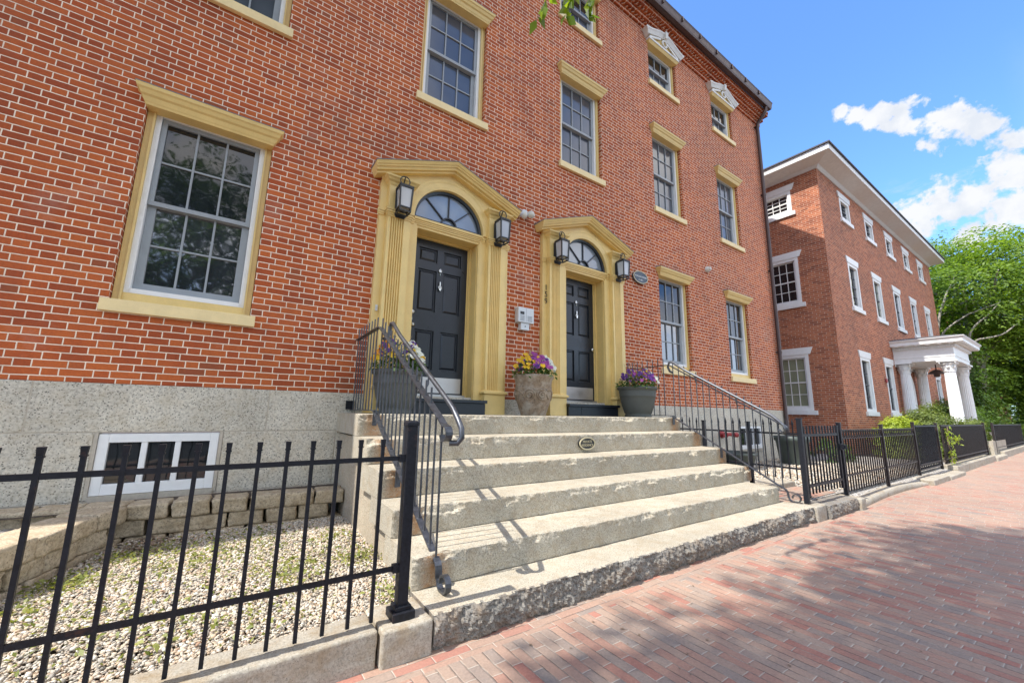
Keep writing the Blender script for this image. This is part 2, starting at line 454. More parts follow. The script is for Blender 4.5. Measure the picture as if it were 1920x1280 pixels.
flat('brick_path', 5.9, 7.42, 2.37, 2.9, -1.062, m_paving)
flat('garden_bed', 15.3, 31, 2.4, 6, -1.1, m_soil)

# ------------------------------------------------------------------ main house
XR = 12.72; XLW = -8.0; YW = 5.0; YB = 14.0
house = thing('brick_house', 'long red brick town house with ochre trim and two dark front doors above granite steps', 'house', (5, 9, G))
WC = [-.5, 2.255, 4.965, 7.73, 10.46]
FIRST = [(-.5, .945, 2.99), (7.73, .945, 2.99), (10.46, .945, 2.99)]
DC = [2.265, 4.955]
openings = [(c-.545, c+.545, a, t) for c, a, t in FIRST]
openings += [(c-.545, c+.545, 4.52, 6.42) for c in WC] + [(c-.545, c+.545, 7.74, 8.80) for c in WC]
openings += [(c-.95, c+.95, .19, 2.6) for c in DC] + [(c-.57, c+.57, 2.6, 3.15) for c in DC]

def wall_with_holes(b, x0, x1, z0, z1, y, holes, depth=.22):
    xs = sorted({x0, x1} | {v for h in holes for v in h[:2]}); zs = sorted({z0, z1} | {v for h in holes for v in h[2:]})
    xs = [x for x in xs if x0 <= x <= x1]; zs = [z for z in zs if z0 <= z <= z1]
    for i in range(len(xs)-1):
        for j in range(len(zs)-1):
            cx, cz = (xs[i]+xs[i+1])/2, (zs[j]+zs[j+1])/2
            if any(h[0] < cx < h[1] and h[2] < cz < h[3] for h in holes): continue
            b.add([(xs[i],y,zs[j]),(xs[i+1],y,zs[j]),(xs[i+1],y,zs[j+1]),(xs[i],y,zs[j+1])], [(0,1,2,3)])
    for h in holes:
        a, c, d, e = h
        b.add([(a,y,d),(c,y,d),(c,y+depth,d),(a,y+depth,d)], [(0,1,2,3)])
        b.add([(a,y,e),(a,y+depth,e),(c,y+depth,e),(c,y,e)], [(0,1,2,3)])
        b.add([(a,y,d),(a,y+depth,d),(a,y+depth,e),(a,y,e)], [(0,1,2,3)])
        b.add([(c,y,d),(c,y,e),(c,y+depth,e),(c,y+depth,d)], [(0,1,2,3)])

b = MB(); wall_with_holes(b, XLW, XR, .19, 9.10, YW, openings)
b.add([(XR,YW,.19),(XR,YB,.19),(XR,YB,9.1),(XR,(YW+YB)/2,13.2),(XR,YW,9.1)], [(0,1,2,3,4)])
b.add([(XLW,YW,.19),(XLW,YW,9.1),(XLW,(YW+YB)/2,13.2),(XLW,YB,9.1),(XLW,YB,.19)], [(0,1,2,3,4)])
b.add([(XR,YB,.19),(XLW,YB,.19),(XLW,YB,9.1),(XR,YB,9.1)], [(0,1,2,3)])
obj('wall', b.mesh('wall', m_brick), house)
# granite base with mortar joints between its blocks
b = MB()
bs_open = [(-.96, -.045, -.80, -.242), (10.0, 11.2, -.80, -.20)]
def found_row(z0, z1, cuts, hole=None):
    for i in range(len(cuts)-1):
        a, c = cuts[i]+.004, cuts[i+1]-.004
        segs = [(a, c)]
        if hole:
            for h in hole:
                ns = []
                for (p, q) in segs:
                    if h[1] <= p or h[0] >= q: ns.append((p, q)); continue
                    if h[0] > p: ns.append((p, h[0]))
                    if h[1] < q: ns.append((h[1], q))
                segs = ns
        for p, q in segs: b.box(p, q, YW-.018, YW+.12, z0, z1)
found_row(-.235, .186, [XLW, -4.1, -1.38, .31, 2.1, 3.6, 5.0, 6.6, 8.4, 10.2, XR+.018], )
found_row(-.81, -.243, [XLW, -3.0, -.3, 1.0, 6.2, 7.7, 9.4, 11.4, XR+.018], bs_open)
found_row(-1.3, -.815, [XLW, -2.4, -.2, 1.2, 6.2, 8.0, 9.8, XR+.018])
o = obj('foundation', b.mesh('foundation', m_found), house); bevel(o, .006, 2)
b = MB(); wall_with_holes(b, XLW, XR+.014, -1.3, .187, YW-.0145, bs_open, .12)
b.box(XR-.15, XR+.012, YW+.12, YB, -1.3, .188)
obj('mortar_bed', b.mesh('mortar_bed', m_mortar), house)

# brick cornice, stepped courses and dog-tooth bricks
b = MB(); yb = [4.955, 4.915, 4.875, 4.80, 4.755]
z = 9.06
for k, yk in enumerate(yb):
    z1 = z+.068
    if k in (1, 3):
        yk2 = yb[k-1]
        b.box(XLW, XR+.05, yk2, YW+.1, z, z1)
        x = XLW; w = .112
        while x < XR:
            b.add([(x, yk2+.002, z+.002), (x+w*.5, yk-.012, z+.002), (x+w, yk2+.002, z+.002), (x, yk2+.002, z1), (x+w*.5, yk-.012, z1), (x+w, yk2+.002, z1)],
                  [(0,2,1),(3,4,5),(0,1,4,3),(1,2,5,4)])
            x += w
    else:
        b.box(XLW, XR+.05+.03*k, yk, YW+.1, z, z1)
    z = z1
b.box(XLW, XR+.16, 4.735, YW+.1, z, z+.07)
obj('cornice', b.mesh('cornice', m_brick), house)
# gutter, downspout, roof
prof = [(4.735, 9.475), (4.70, 9.43), (4.60, 9.43), (4.585, 9.47), (4.565, 9.58), (4.545, 9.62), (4.575, 9.62), (4.60, 9.58), (4.735, 9.58)]
b = MB(); b.loft([[(XLW, y, z) for y, z in prof], [(XR+.06, y, z) for y, z in prof]])
for k in range(26):
    x = XLW+.4+k*.78
    if x < XR: b.box(x, x+.03, 4.538, 4.60, 9.50, 9.626)
obj('gutter', b.mesh('gutter', m_copper), house)
b = MB(); px = 12.50
b.tube([(px+.02, 4.66, 9.44), (px+.02, 4.66, 9.34), (px+.01, 4.70, 9.25), (px, 4.80, 9.13), (px, 4.90, 9.02), (px, 4.925, 8.92), (px, 4.925, 4.0), (px, 4.925, -1.0), (px, 4.90, -1.08)], .05, 12)
for z in (8.9, 6.6, 4.2, 1.8, -.4): b.lathe([(.058, -.03), (.058, .03)], 12, (px, 4.925, z)); b.box(px-.07, px+.07, 4.965, 4.999, z-.015, z+.015)
obj('downspout', b.mesh('downspout', m_copper), house)
yr = (4.60+YB)/2
def roofpoly(x): return [(x, 4.59, 9.60), (x, yr, 13.55), (x, YB+.3, 9.60), (x, YB+.3, 9.50), (x, yr, 13.42), (x, 4.66, 9.50)]
b = MB(); b.loft([roofpoly(XLW-.1), roofpoly(XR+.10)])
obj('roof', b.mesh('roof', m_slate), house)

# ---- sash windows: built about x = 0, the wall face y = 0, z = 0 at the sill's underside
def rectloft(b, recs, yb=.02):
    rings = [[(-w, yf, z), (w, yf, z), (w, yb, z), (-w, yb, z)] for z, w, yf in recs]
    b.loft(rings)
WCACHE = {}
def window_meshes(kind):
    if kind in WCACHE: return WCACHE[kind]
    H, rows, bot, hood = {'tall': (1.93, 2, .215, False), 'second': (1.83, 2, .17, False), 'attic': (.92, 1, .20, True)}[kind]
    top = bot + H
    out = []
    f = MB(); y0, y1 = .092, .20; w = .475
    f.box(-w, -w+.045, y0, y1, bot, top); f.box(w-.045, w, y0, y1, bot, top)
    f.box(-w+.045, w-.045, y0, y1, top-.05, top); f.box(-w+.045, w-.045, y0-.012, y1, bot, bot+.045)
    out.append(('window', f.mesh('window_frame_white', m_white), None))
    c = MB(); cw = .54
    for sgn in (-1, 1):
        a, e = sorted((sgn*(w+.001), sgn*cw)); c.box(a, e, .068, .20, .12, top+.06)
        a, e = sorted((sgn*(w+.001), sgn*(w+.018))); c.box(a, e, .056, .066, .12, top+.03)
    c.box(-w, w, .074, .20, top+.002, top+.07); c.box(-w, w, .076, .20, .118, bot-.002)
    out.append(('casing', c.mesh('casing', m_yellow), None))
    s = MB(); s.box(-.592, .592, -.055, .0, 0, .115); s.box(-.543, .543, .0, .20, .02, .1145)
    out.append(('sill', s.mesh('sill', m_cream), 'bevel'))
    # sashes
    ix = w-.048; zb, zt = bot+.047, top-.052; zm = zb + (zt-zb)*.49
    def sash(z0, z1, y, st, rt, rb):
        m = MB()
        m.box(-ix, -ix+st, y, y+.04, z0, z1); m.box(ix-st, ix, y, y+.04, z0, z1)
        m.box(-ix+st, ix-st, y, y+.04, z1-rt, z1); m.box(-ix+st, ix-st, y, y+.04, z0, z0+rb)
        gx0, gx1, gz0, gz1 = -ix+st, ix-st, z0+rb, z1-rt
        for k in (1, 2):
            x = gx0+(gx1-gx0)*k/3; m.box(x-.009, x+.009, y+.006, y+.03, gz0, gz1)
        if rows == 2:
            z = (gz0+gz1)/2; zz = [(gx0, gx0+(gx1-gx0)/3-.009), (gx0+(gx1-gx0)/3+.009, gx0+2*(gx1-gx0)/3-.009), (gx0+2*(gx1-gx0)/3+.009, gx1)]
            for a, e in zz: m.box(a, e, y+.008, y+.03, z-.009, z+.009)
        g = MB(); g.add([(gx0-.005, y+.026, gz0-.005), (gx1+.005, y+.026, gz0-.005), (gx1+.005, y+.026, gz1+.005), (gx0-.005, y+.026, gz1+.005)], [(0,1,2,3)])
        return m.mesh('sash', m_sash), g
    su, gu = sash(zm-.02, zt, .117, .042, .045, .045)
    sl, gl = sash(zb, zm+.02, .158, .065, .045, .075)
    out.append(('sash', su, None)); out.append(('sash', sl, None))
    out.append(('panes', (gu, gl), None))
    l = MB()
    if not hood:
        zt0 = top-.045
        rectloft(l, [(zt0, .548, -.045), (zt0+.018, .552, -.052), (zt0+.03, .562, -.06), (zt0+.07, .578, -.075), (zt0+.085, .592, -.095), (zt0+.118, .604, -.11), (zt0+.132, .622, -.125), (zt0+.165, .632, -.132)])
        l.box(-.544, .544, -.03, .19, zt0+.001, zt0+.03)
        out.append(('lintel', l.mesh('lintel', m_yellow), None))
        q = MB(); rectloft(q, [(zt0+.166, .634, -.134), (zt0+.174, .634, -.134), (zt0+.20, .62, -.01)], .0)
        out.append(('flashing', q.mesh('flashing', m_lead), None))
    else:
        zt0 = top-.01
        rectloft(l, [(zt0, .56, -.05), (zt0+.03, .575, -.07), (zt0+.06, .59, -.09)]); l.box(-.544, .544, -.03, .19, zt0+.001, zt0+.03)
        out.append(('lintel', l.mesh('hood_soffit', m_yellow), None))
        h = MB(); zb0 = zt0+.062
        h.box(-.60, .60, -.10, .0, zb0, zb0+.05)
        n = 12
        for sgn in (-1, 1):
            up, lo = [], []
            for k in range(n+1):
                t = k/n; x = .74*(1-t)
                s3 = t*t*(3-2*t)
                up.append((sgn*x, zb0+.215+.20*s3)); lo.append((sgn*(x-.02 if t < .05 else x), zb0+.10+.19*s3))
            lo[0] = (sgn*.62, zb0+.05)
            rings = []
            for k in range(n+1):
                (xu, zu), (xl, zl) = up[k], lo[k]
                xm, zm2 = xu*.6+xl*.4, zu*.55+zl*.45
                rings.append([(xl, -.10, zl), (xm, -.135, zm2), (xu, -.155, zu-.03), (xu, -.16, zu), (xu, .0, zu), (xl, .0, zl)])
            h.loft(rings)
            h.bar((sgn*.56, -.085, zb0+.06), (sgn*.13, -.085, zb0+.24), .05, .025, (0, 1, 0))
        h.loft([[(-.035, -.17, zb0+.28), (.035, -.17, zb0+.28), (.035, 0, zb0+.28), (-.035, 0, zb0+.28)], [(-.055, -.19, zb0+.44), (.055, -.19, zb0+.44), (.055, 0, zb0+.44), (-.055, 0, zb0+.44)]])
        h.torus((0, -.10, zb0+.16), .085, .024, 'y', 20, 8)
        out.append(('hood', h.mesh('hood', m_whiteold), None))
        q = MB(); q.prism([(-.60, zb0+.05), (.60, zb0+.05), (.35, zb0+.26), (0, zb0+.34), (-.35, zb0+.26)], -.06, 0)
        out.append(('hood_panel', q.mesh('hood_panel', m_yellow), None))
    WCACHE[kind] = out
    return out
PANES = {}
def place_window(kind, M, parent, gu=m_glass, gl=m_screen):
    root = None
    for nm, me, opt in window_meshes(kind):
        if nm == 'panes':
            for half, g, mat in (('u', me[0], gu), ('l', me[1], gl)):
                key = (kind, half, mat.name)
                if key not in PANES: PANES[key] = g.mesh('pane', mat)
                obj('pane', PANES[key], root, M)
            continue
        o = obj(nm, me, parent if root is None else root, M)
        if opt == 'bevel': bevel(o, .006, 2)
        if root is None: root = o
    return root
for i, (c, a, t) in enumerate(FIRST): place_window('tall', T(c, YW, .835), house, m_glass, m_screen1)
for c in WC: place_window('second', T(c, YW, 4.405), house, m_screen, m_screen)
for c in WC: place_window('attic', T(c, YW, 7.62), house, m_glass, m_screen)

# basement lights set into the granite
def basement_window(x0, x1, z0, z1):
    f = MB(); y0, y1 = 4.985, 5.06
    f.box(x0+.03, x0+.10, y0, y1, z0+.03, z1-.01); f.box(x1-.10, x1-.03, y0, y1, z0+.03, z1-.01)
    f.box(x0+.10, x1-.10, y0, y1, z1-.085, z1-.01); f.box(x0+.10, x1-.10, y0, y1, z0+.03, z0+.12)
    for k in (1, 2):
        x = x0+.1+(x1-x0-.2)*k/3; f.box(x-.022, x+.022, y0+.004, y1, z0+.12, z1-.085)
    w = obj('basement_window', f.mesh('basement_window', m_white), house); bevel(w, .004)
    c = MB(); c.box(x0+.002, x0+.028, 4.975, 5.1, z0, z1); c.box(x1-.028, x1-.002, 4.975, 5.1, z0, z1); c.box(x0+.028, x1-.028, 4.965, 5.1, z0-.03, z0+.027)
    obj('casing', c.mesh('casing', m_mortar), w)
    for k in range(3):
        a = x0+.1+(x1-x0-.2)*k/3; e = x0+.1+(x1-x0-.2)*(k+1)/3
        g = MB(); g.add([(a, 5.03, z0+.1), (e, 5.03, z0+.1), (e, 5.03, z1-.07), (a, 5.03, z1-.07)], [(0,1,2,3)])
        obj('pane', g.mesh('pane', m_glass), w)
basement_window(-.96, -.045, -.80, -.242)
basement_window(10.0, 11.2, -.80, -.20)

# ---- the two entrances
def panel_door(w, z0, z1):
    m = MB(); y = 0
    cols = [(-w+.105, -.05), (.05, w-.105)]
    H = z1-z0; rws = [(z0+.33, z0+.88), (z0+1.15, z0+1.76), (z0+1.88, z0+2.08)]
    xs = [-w] + [v for c in cols for v in c] + [w]; zs = [z0] + [v for r in rws for v in r] + [z1]
    for i in range(len(xs)-1):
        for j in range(len(zs)-1):
            a, c, d, e = xs[i], xs[i+1], zs[j], zs[j+1]
            if (a, c) in cols and (d, e) in rws:
                q = [(0, 0), (.006, .024), (.022, .024), (.045, .006)]
                rr = [[(a+k, y+dp, d+k), (c-k, y+dp, d+k), (c-k, y+dp, e-k), (a+k, y+dp, e-k)] for k, dp in q]
                m.loft(rr, False); m.add(rr[-1], [(0,1,2,3)])
            else:
                m.add([(a,y,d),(c,y,d),(c,y,e),(a,y,e)], [(0,1,2,3)])
    m.box(-w, w, y+.005, y+.045, z0, z1) if False else None
    m.add([(-w,y,z0),(-w,y+.04,z0),(-w,y+.04,z1),(-w,y,z1)], [(0,1,2,3)]); m.add([(w,y,z0),(w,y+.04,z0),(w,y+.04,z1),(w,y,z1)], [(0,1,2,3)])
    return m
def fluted(x0, x1, z0, z1, y, fl, nf, dep=.022):
    """pilaster shaft with nf flutes between fl[0] and fl[1]"""
    p = [(x0, y+.10), (x0, y)]
    w = (fl[1]-fl[0])/nf
    for k in range(nf):
        a = fl[0]+k*w
        p.append((a+w*.16, y))
        for t in range(1, 6): p.append((a+w*.16+w*.68*t/6, y+dep*math.sin(PI*t/6)))
        p.append((a+w*.84, y))
    p += [(x1, y), (x1, y+.10)]
    b = MB(); b.loft([[(x, yy, z0) for x, yy in p], [(x, yy, z1) for x, yy in p]])
    return b
ENT = {}
def entrance(xc, knob_side):
    M = T(xc, 0, 0); LZ = -.038
    def part(nm, build, mat, parent, bev=None, label=None):
        if nm not in ENT:
            ENT[nm] = build().mesh(nm, mat)
        o = obj(nm.split('#')[0], ENT[nm], parent, M, label)
        if bev: bevel(o, bev)
        return o
    zc, R = 2.585, .535; slope = .39/1.075
    ztop = lambda x: 3.00 + (1.075-abs(x))*slope
    def surround():
        b = MB()
        for s in (-1, 1):
            a, e = sorted((s*.49, s*.995)); b.box(a, e, 4.93, 5.12, LZ, zc-.1)
            a, e = sorted((s*.535, s*.995)); b.box(a, e, 4.93, 5.12, zc-.1, zc)
        n = 36; inn, out = [], []
        for k in range(n+1):
            t = PI*k/n; c, s_ = math.cos(t), math.sin(t)
            inn.append((R*c, zc+R*s_))
            # ray to the gable outline
            best = None
            for lim in ('side', 'l', 'r'):
                if lim == 'side' and abs(c) > 1e-6: d = .995/abs(c)
                elif lim != 'side':
                    sg = 1 if lim == 'r' else -1
                    den = s_ + sg*c*slope
                    if den <= 1e-6: continue
                    d = (3.0+1.075*slope-zc)/den
                else: continue
                if d > 0 and (best is None or d < best): best = d
            out.append((best*c, zc+best*s_))
        rings = [[(out[k][0], 4.93, out[k][1]), (inn[k][0], 4.93, inn[k][1]), (inn[k][0], 5.12, inn[k][1]), (out[k][0], 5.12, out[k][1])] for k in range(n+1)]
        # corners of the outline
        b.loft(rings)
        for s in (-1, 1):
            b.add([(s*.995, 4.931, zc+.0), (s*.995, 4.931, ztop(.995)), (s*.80, 4.931, ztop(.80))], [(0,1,2)])
        return b
    root = part('entrance', surround, m_yellow, house)
    def archiv():
        b = MB(); n = 32; prof = [(.536, 4.945), (.536, 4.91), (.575, 4.905), (.63, 4.908), (.655, 4.90), (.68, 4.905), (.685, 4.931)]
        b.loft([[(r*math.cos(PI*k/n), y, zc+r*math.sin(PI*k/n)) for r, y in prof] for k in range(n+1)])
        return b
    part('archivolt', archiv, m_yellow, root)
    for s in (-1, 1):
        a, e = (-.905, -.605) if s < 0 else (.605, .905)
        fl = (a+.035, a+.215)
        sh = part(f'pilaster#{s}', lambda: fluted(a, e, .28, 2.45, 4.85, fl, 6), m_yellow, root)
        def ped():
            b = MB(); b.box(a-.02, e+.02, 4.815, 4.93, LZ, .235)
            x0, x1 = a-.045, e+.045
            b.loft([[(x0+.02, 4.81, .236), (x1-.02, 4.81, .236), (x1-.02, 4.93, .236), (x0+.02, 4.93, .236)], [(x0, 4.785, .25), (x1, 4.785, .25), (x1, 4.93, .25), (x0, 4.93, .25)],
                    [(x0, 4.785, .275), (x1, 4.785, .275), (x1, 4.93, .275), (x0, 4.93, .275)], [(a-.005, 4.84, .30), (e+.005, 4.84, .30), (e+.005, 4.93, .30), (a-.005, 4.93, .30)]])
            return b
        part(f'pedestal#{s}', ped, m_yellow, root, .003)
        def block():
            b = MB(); b.box(a, e, 4.85, 4.935, 2.555, 2.885)
            # impost moulding over shaft, and the ear cornice above
            for (zz, g, yf) in ((2.45, .004, 4.842), (2.475, .012, 4.832), (2.50, .02, 4.82), (2.53, .026, 4.814)):
                b.box(a-g, e+g, yf, 4.935, zz+.001, zz+.026)
            rec = [(2.885, .0, 4.845), (2.90, .01, 4.835), (2.92, .02, 4.825), (2.935, .04, 4.80), (2.955, .05, 4.785), (2.97, .07, 4.765), (2.99, .075, 4.76)]
            b.loft([[(a-g, yf, zz), (e+g, yf, zz), (e+g, 4.935, zz), (a-g, 4.935, zz)] for zz, g, yf in rec])
            return b
        part(f'capital#{s}', block, m_yellow, root)
        def imp():
            b = MB()
            x0, x1 = (-1.0, a-.03) if s < 0 else (e+.03, 1.0)
            for zz, g in ((2.475, .012), (2.50, .02), (2.53, .026)): b.box(x0-.02 if s < 0 else x0, x1 if s < 0 else x1+.02, 4.93-g, 4.93, zz, zz+.025)
            x0, x1 = (e+.03, -.53) if s < 0 else (.53, a-.03)
            for zz, g in ((2.475, .012), (2.50, .02), (2.53, .026)): b.box(x0, x1, 4.93-g, 4.93, zz, zz+.025)
            return b
        part(f'impost#{s}', imp, m_yellow, root)
    def pedim():
        b = MB()
        L = [(0.0, .03, 4.85, 4.85), (.03, .065, 4.815, 4.80), (.065, .09, 4.785, 4.775), (.09, .128, 4.765, 4.745)]
        for z0_, z1_, ya, yb_ in L:
            X = 1.075 + (4.86-ya)*.35
            for s in (-1, 1):
                ring = lambda x, xx: [(s*x, ya, ztop(x)-.012+z0_), (s*xx, yb_, ztop(x)-.012+z1_), (s*xx, 5.0, ztop(x)-.012+z1_), (s*x, 5.0, ztop(x)-.012+z0_)]
                b.loft([ring(X, X+.012), ring(0, 0)])
        return b
    part('pediment', pedim, m_yellow, root)
    def pflash():
        b = MB()
        for s in (-1, 1):
            ring = lambda x: [(s*x, 4.738, ztop(x)+.117), (s*x, 4.738, ztop(x)+.127), (s*x, 5.0, ztop(x)+.147), (s*x, 5.0, ztop(x)+.117)]
            b.loft([ring(1.125), ring(0)])
        return b
    part('flashing', pflash, m_lead, root)
    def lintel():
        b = MB()
        for zz, h_, yf in ((2.485, .022, 4.935), (2.507, .02, 4.925), (2.527, .024, 4.915), (2.551, .033, 4.90)): b.box(-.535, .535, yf, 5.1, zz, zz+h_-.001)
        b.box(-.49, .49, 4.95, 5.24, 2.45, 2.484)
        return b
    part('lintel', lintel, m_yellow, root)
    def jamb():
        b = MB()
        for s in (-1, 1):
            g = lambda x0, x1, y0, y1: b.box(*sorted((s*x0, s*x1)), y0, y1, .16, 2.449)
            g(.475, .52, 4.935, 4.97); g(.468, .53, 4.97, 5.0); g(.48, .53, 5.0, 5.16); g(.45, .53, 5.16, 5.19); g(.437, .53, 5.19, 5.25)
        b.box(-.437, .437, 5.16, 5.25, 2.425, 2.449)
        return b
    part('jamb', jamb, m_yellow, root)
    def fan():
        b = MB(); n = 32
        b.loft([[(r*math.cos(PI*k/n), y, zc+r*math.sin(PI*k/n)) for r, y in ((.50, 4.975), (.534, 4.965), (.534, 5.04), (.50, 5.04))] for k in range(n+1)])
        b.box(-.534, .534, 4.957, 5.04, zc+.0, zc+.042)
        b.loft([[(r*math.cos(PI*k/16), y, zc+.03+r*math.sin(PI*k/16)) for r, y in ((.105, 4.97), (.125, 4.97), (.125, 5.03), (.105, 5.03))] for k in range(17)])
        for d in (46, 90, 134):
            t = math.radians(d); b.bar((.12*math.cos(t), 5.0, zc+.03+.12*math.sin(t)), (.50*math.cos(t), 5.0, zc+.50*math.sin(t)), .022, .016, (-math.sin(t), 0, math.cos(t)))
        return b
    fl_ = part('fanlight', fan, m_door, root)
    def fglass():
        b = MB(); n = 24; b.add([(.5*math.cos(PI*k/n), 5.012, zc+.02+.49*math.sin(PI*k/n)) for k in range(n+1)], [tuple(range(n+1))]); return b
    part('fan_pane', fglass, m_fan, root)
    # door and its fittings
    me = ENT.get('door') or panel_door(.437, .225, 2.425).mesh('door', m_door); ENT['door'] = me
    MD = T(xc, 5.2, 0)
    door = obj('door', me, house, MD)
    k = MB(); k.box(-.40, .40, -.006, 0, .245, .455)
    for sx in (-.37, 0, .37):
        for sz in (.265, .435): k.lathe([(.006, 0), (.004, .003)], 8, (0, 0, 0)) if False else None
    obj('kick_plate', k.mesh('kick_plate', m_plate), door, MD)
    n_ = MB(); n_.lathe([(.012, 0), (.03, .01), (.034, .03), (.026, .05), (.012, .058)], 14)
    kx = .375*knob_side
    kn = n_.mesh('knob', m_chrome)
    obj('knob', kn, door, MD @ T(kx, 0, 1.155) @ Matrix.Rotation(PI/2, 4, 'X'))
    if knob_side < 0:
        n_ = MB(); n_.lathe([(.034, 0), (.034, .012), (.012, .02)], 14)
        obj('deadbolt', n_.mesh('deadbolt', m_chrome), door, MD @ T(kx, 0, 1.34) @ Matrix.Rotation(PI/2, 4, 'X'))
        n_ = MB(); n_.box(-.02, .02, -.008, 0, 1.22, 1.26); obj('latch_plate', n_.mesh('latch_plate', m_chrome), door, MD @ T(kx-.02, 0, 0))
    n_ = MB(); n_.lathe([(.010, 1.80), (.003, 1.83)], 10, (0, -.02, 0)); n_.torus((0, -.026, 1.745), .024, .006, 'y', 18, 8)
    n_.ell((0, 1.722), .015, .025, -.036, -.012, 16); n_.box(-.008, .008, -.03, 0, 1.75, 1.83)
    obj('knocker', n_.mesh('knocker', m_chrome), door, MD)
    n_ = MB(); n_.torus((0, -.012, 2.0), .02, .007, 'y', 16, 8); n_.box(-.008, .008, -.014, 0, 1.985, 2.03); n_.lathe([(.008, 1.96), (.003, 1.93)], 8, (0, -.012, 0))
    obj('door_viewer', n_.mesh('door_viewer', m_chrome), door, MD)
    # dark wooden step and metal sill
    s_ = MB(); s_.box(-.578, .578, 4.775, 5.22, LZ, .11); s_.box(-.3, -.29, 4.77, 4.776, LZ+.02, .10); s_.box(-.592, .592, 4.74, 4.99, .112, .152)
    st = obj('door_step', ENT.setdefault('door_step', s_.mesh('door_step', m_door)), house, M); bevel(st, .006)
    s_ = MB(); s_.box(-.47, .47, 4.99, 5.22, .112, .19); s_.box(-.437, .437, 5.13, 5.25, .19, .222)
    obj('threshold', ENT.setdefault('threshold', s_.mesh('threshold', m_plate)), st, M)
    return root
entrance(DC[0], -1); entrance(DC[1], 1)

# ------------------------------------------------------------------ things fixed to the front
def lantern(x, label, first=[None]):
    if first[0] is None:
        t = thing('wall_lantern', label, 'lantern', (x, 4.84, 2.47), 'lanterns beside the front doors')
        M = T(x, 0, 0)
        b = MB(); b.prism([(-.055, 2.45), (.055, 2.45), (.075, 2.48), (.075, 2.80), (.055, 2.83), (-.055, 2.83), (-.075, 2.80), (-.075, 2.48)], 4.822, 4.845)
        obj('back_plate', b.mesh('back_plate', m_lamp), t, M)
        fr = MB(); w0, w1 = .068, .082; z0, z1 = 2.475, 2.80; yc = 4.715
        P0 = [(-w0, yc-w0), (w0, yc-w0), (w0, yc+w0), (-w0, yc+w0)]; P1 = [(-w1, yc-w1), (w1, yc-w1), (w1, yc+w1), (-w1, yc+w1)]
        for (a, c), (d, e) in zip(P0, P1): fr.bar((a, c, z0), (d, e, z1), .017, .017, (0, 1, 0))
        for P, z in ((P0, z0), (P0, z0+.05), (P1, z1)):
            for i in range(4):
                a, c = P[i], P[(i+1) % 4]
                sc = 1 if z != z0+.05 else 1.05
                fr.bar((a[0]*sc, yc+(a[1]-yc)*sc, z), (c[0]*sc, yc+(c[1]-yc)*sc, z), .016, .016)
        fr.loft([[(a*1.12, yc+(c-yc)*1.12, z1+.008) for a, c in P1], [(a*1.12, yc+(c-yc)*1.12, z1+.02) for a, c in P1], [(a*.5, yc+(c-yc)*.5, z1+.055) for a, c in P1]])
        fr.bar((0, 4.83, 2.66), (0, yc+w0, 2.66), .02, .02); fr.bar((0, yc, z0-.002), (0, yc, z0+.02), .02, .02, (0, 1, 0))
        obj('frame', fr.mesh('lantern_frame', m_lamp), t, M)
        r = MB(); r.torus((0, yc, z1+.115), .062, .007, 'y', 24, 8); r.bar((0, 4.83, 2.82), (0, yc+.005, z1+.17), .012, .012)
        obj('hanging_ring', r.mesh('hanging_ring', m_lamp), t, M)
        g = MB(); k0, k1 = w0-.004, w1-.006
        g.loft([[(-k0, yc-k0, z0+.052), (k0, yc-k0, z0+.052), (k0, yc+k0, z0+.052), (-k0, yc+k0, z0+.052)], [(-k1, yc-k1, z1-.002), (k1, yc-k1, z1-.002), (k1, yc+k1, z1-.002), (-k1, yc+k1, z1-.002)]], True)
        obj('pane', g.mesh('lantern_pane', m_lampglass), t, M)
        first[0] = (t, x); return t
    t0, x0 = first[0]
    c = copy_tree(t0, T(x-x0, 0, 0)); c['label'] = label; return c
lantern(DC[0]-.755, 'black box lantern on the left pilaster of the nearer door')
lantern(DC[0]+.755, 'black box lantern on the right pilaster of the nearer door')
lantern(DC[1]-.755, 'black box lantern on the left pilaster of the farther door, over the number 159')
lantern(DC[1]+.755, 'black box lantern on the right pilaster of the farther door, next to the oval plaque')

def text_mesh(txt, size, mat, ext=.002, align='CENTER'):
    cu = bpy.data.curves.new('lettering', 'FONT'); cu.body = txt; cu.size = size; cu.align_x = align; cu.align_y = 'CENTER'; cu.extrude = ext
    o = bpy.data.objects.new('lettering', cu); C.objects.link(o)
    dg = bpy.context.evaluated_depsgraph_get(); dg.update()
    me = bpy.data.meshes.new_from_object(o.evaluated_get(dg)); bpy.data.objects.remove(o); bpy.data.curves.remove(cu)
    me.materials.clear(); me.materials.append(mat)
    return me
RX = Matrix.Rotation(PI/2, 4, 'X')
t = thing('house_number', 'black numerals 159 running down the ochre door frame', 'house number', (4.03, 4.93, 1.74))
for ch, z in (('1', 2.03), ('5', 1.915), ('9', 1.80)):
    obj('digit', text_mesh(ch, .135, m_digit, .0015), t, T(4.03, 4.924, z) @ RX)
t = thing('oval_plaque', 'oval blue slate house plaque with pale rim on the brick beside the farther door', 'plaque', (6.53, 5.0, 2.60))
b = MB(); b.ell((6.53, 2.745), .225, .128, 4.955, 5.0); obj('board', b.mesh('board', m_plaque), t)
b = MB(); n = 48
b.loft([[(6.53+(.225-.0+g)*math.cos(2*PI*k/n), y, 2.745+(.128+g)*math.sin(2*PI*k/n)) for g, y in ((-.012, 4.954), (-.012, 4.949), (.003, 4.949), (.003, 4.956))] for k in range(n+1)], False)
obj('rim', b.mesh('rim', m_gold), t)
obj('lettering', text_mesh('MORGAN HOUSE', .047, m_letter), t, T(6.53, 4.953, 2.755) @ RX)
obj('lettering', text_mesh('C. 1811', .045, m_letter), t, T(6.53, 4.953, 2.685) @ RX)
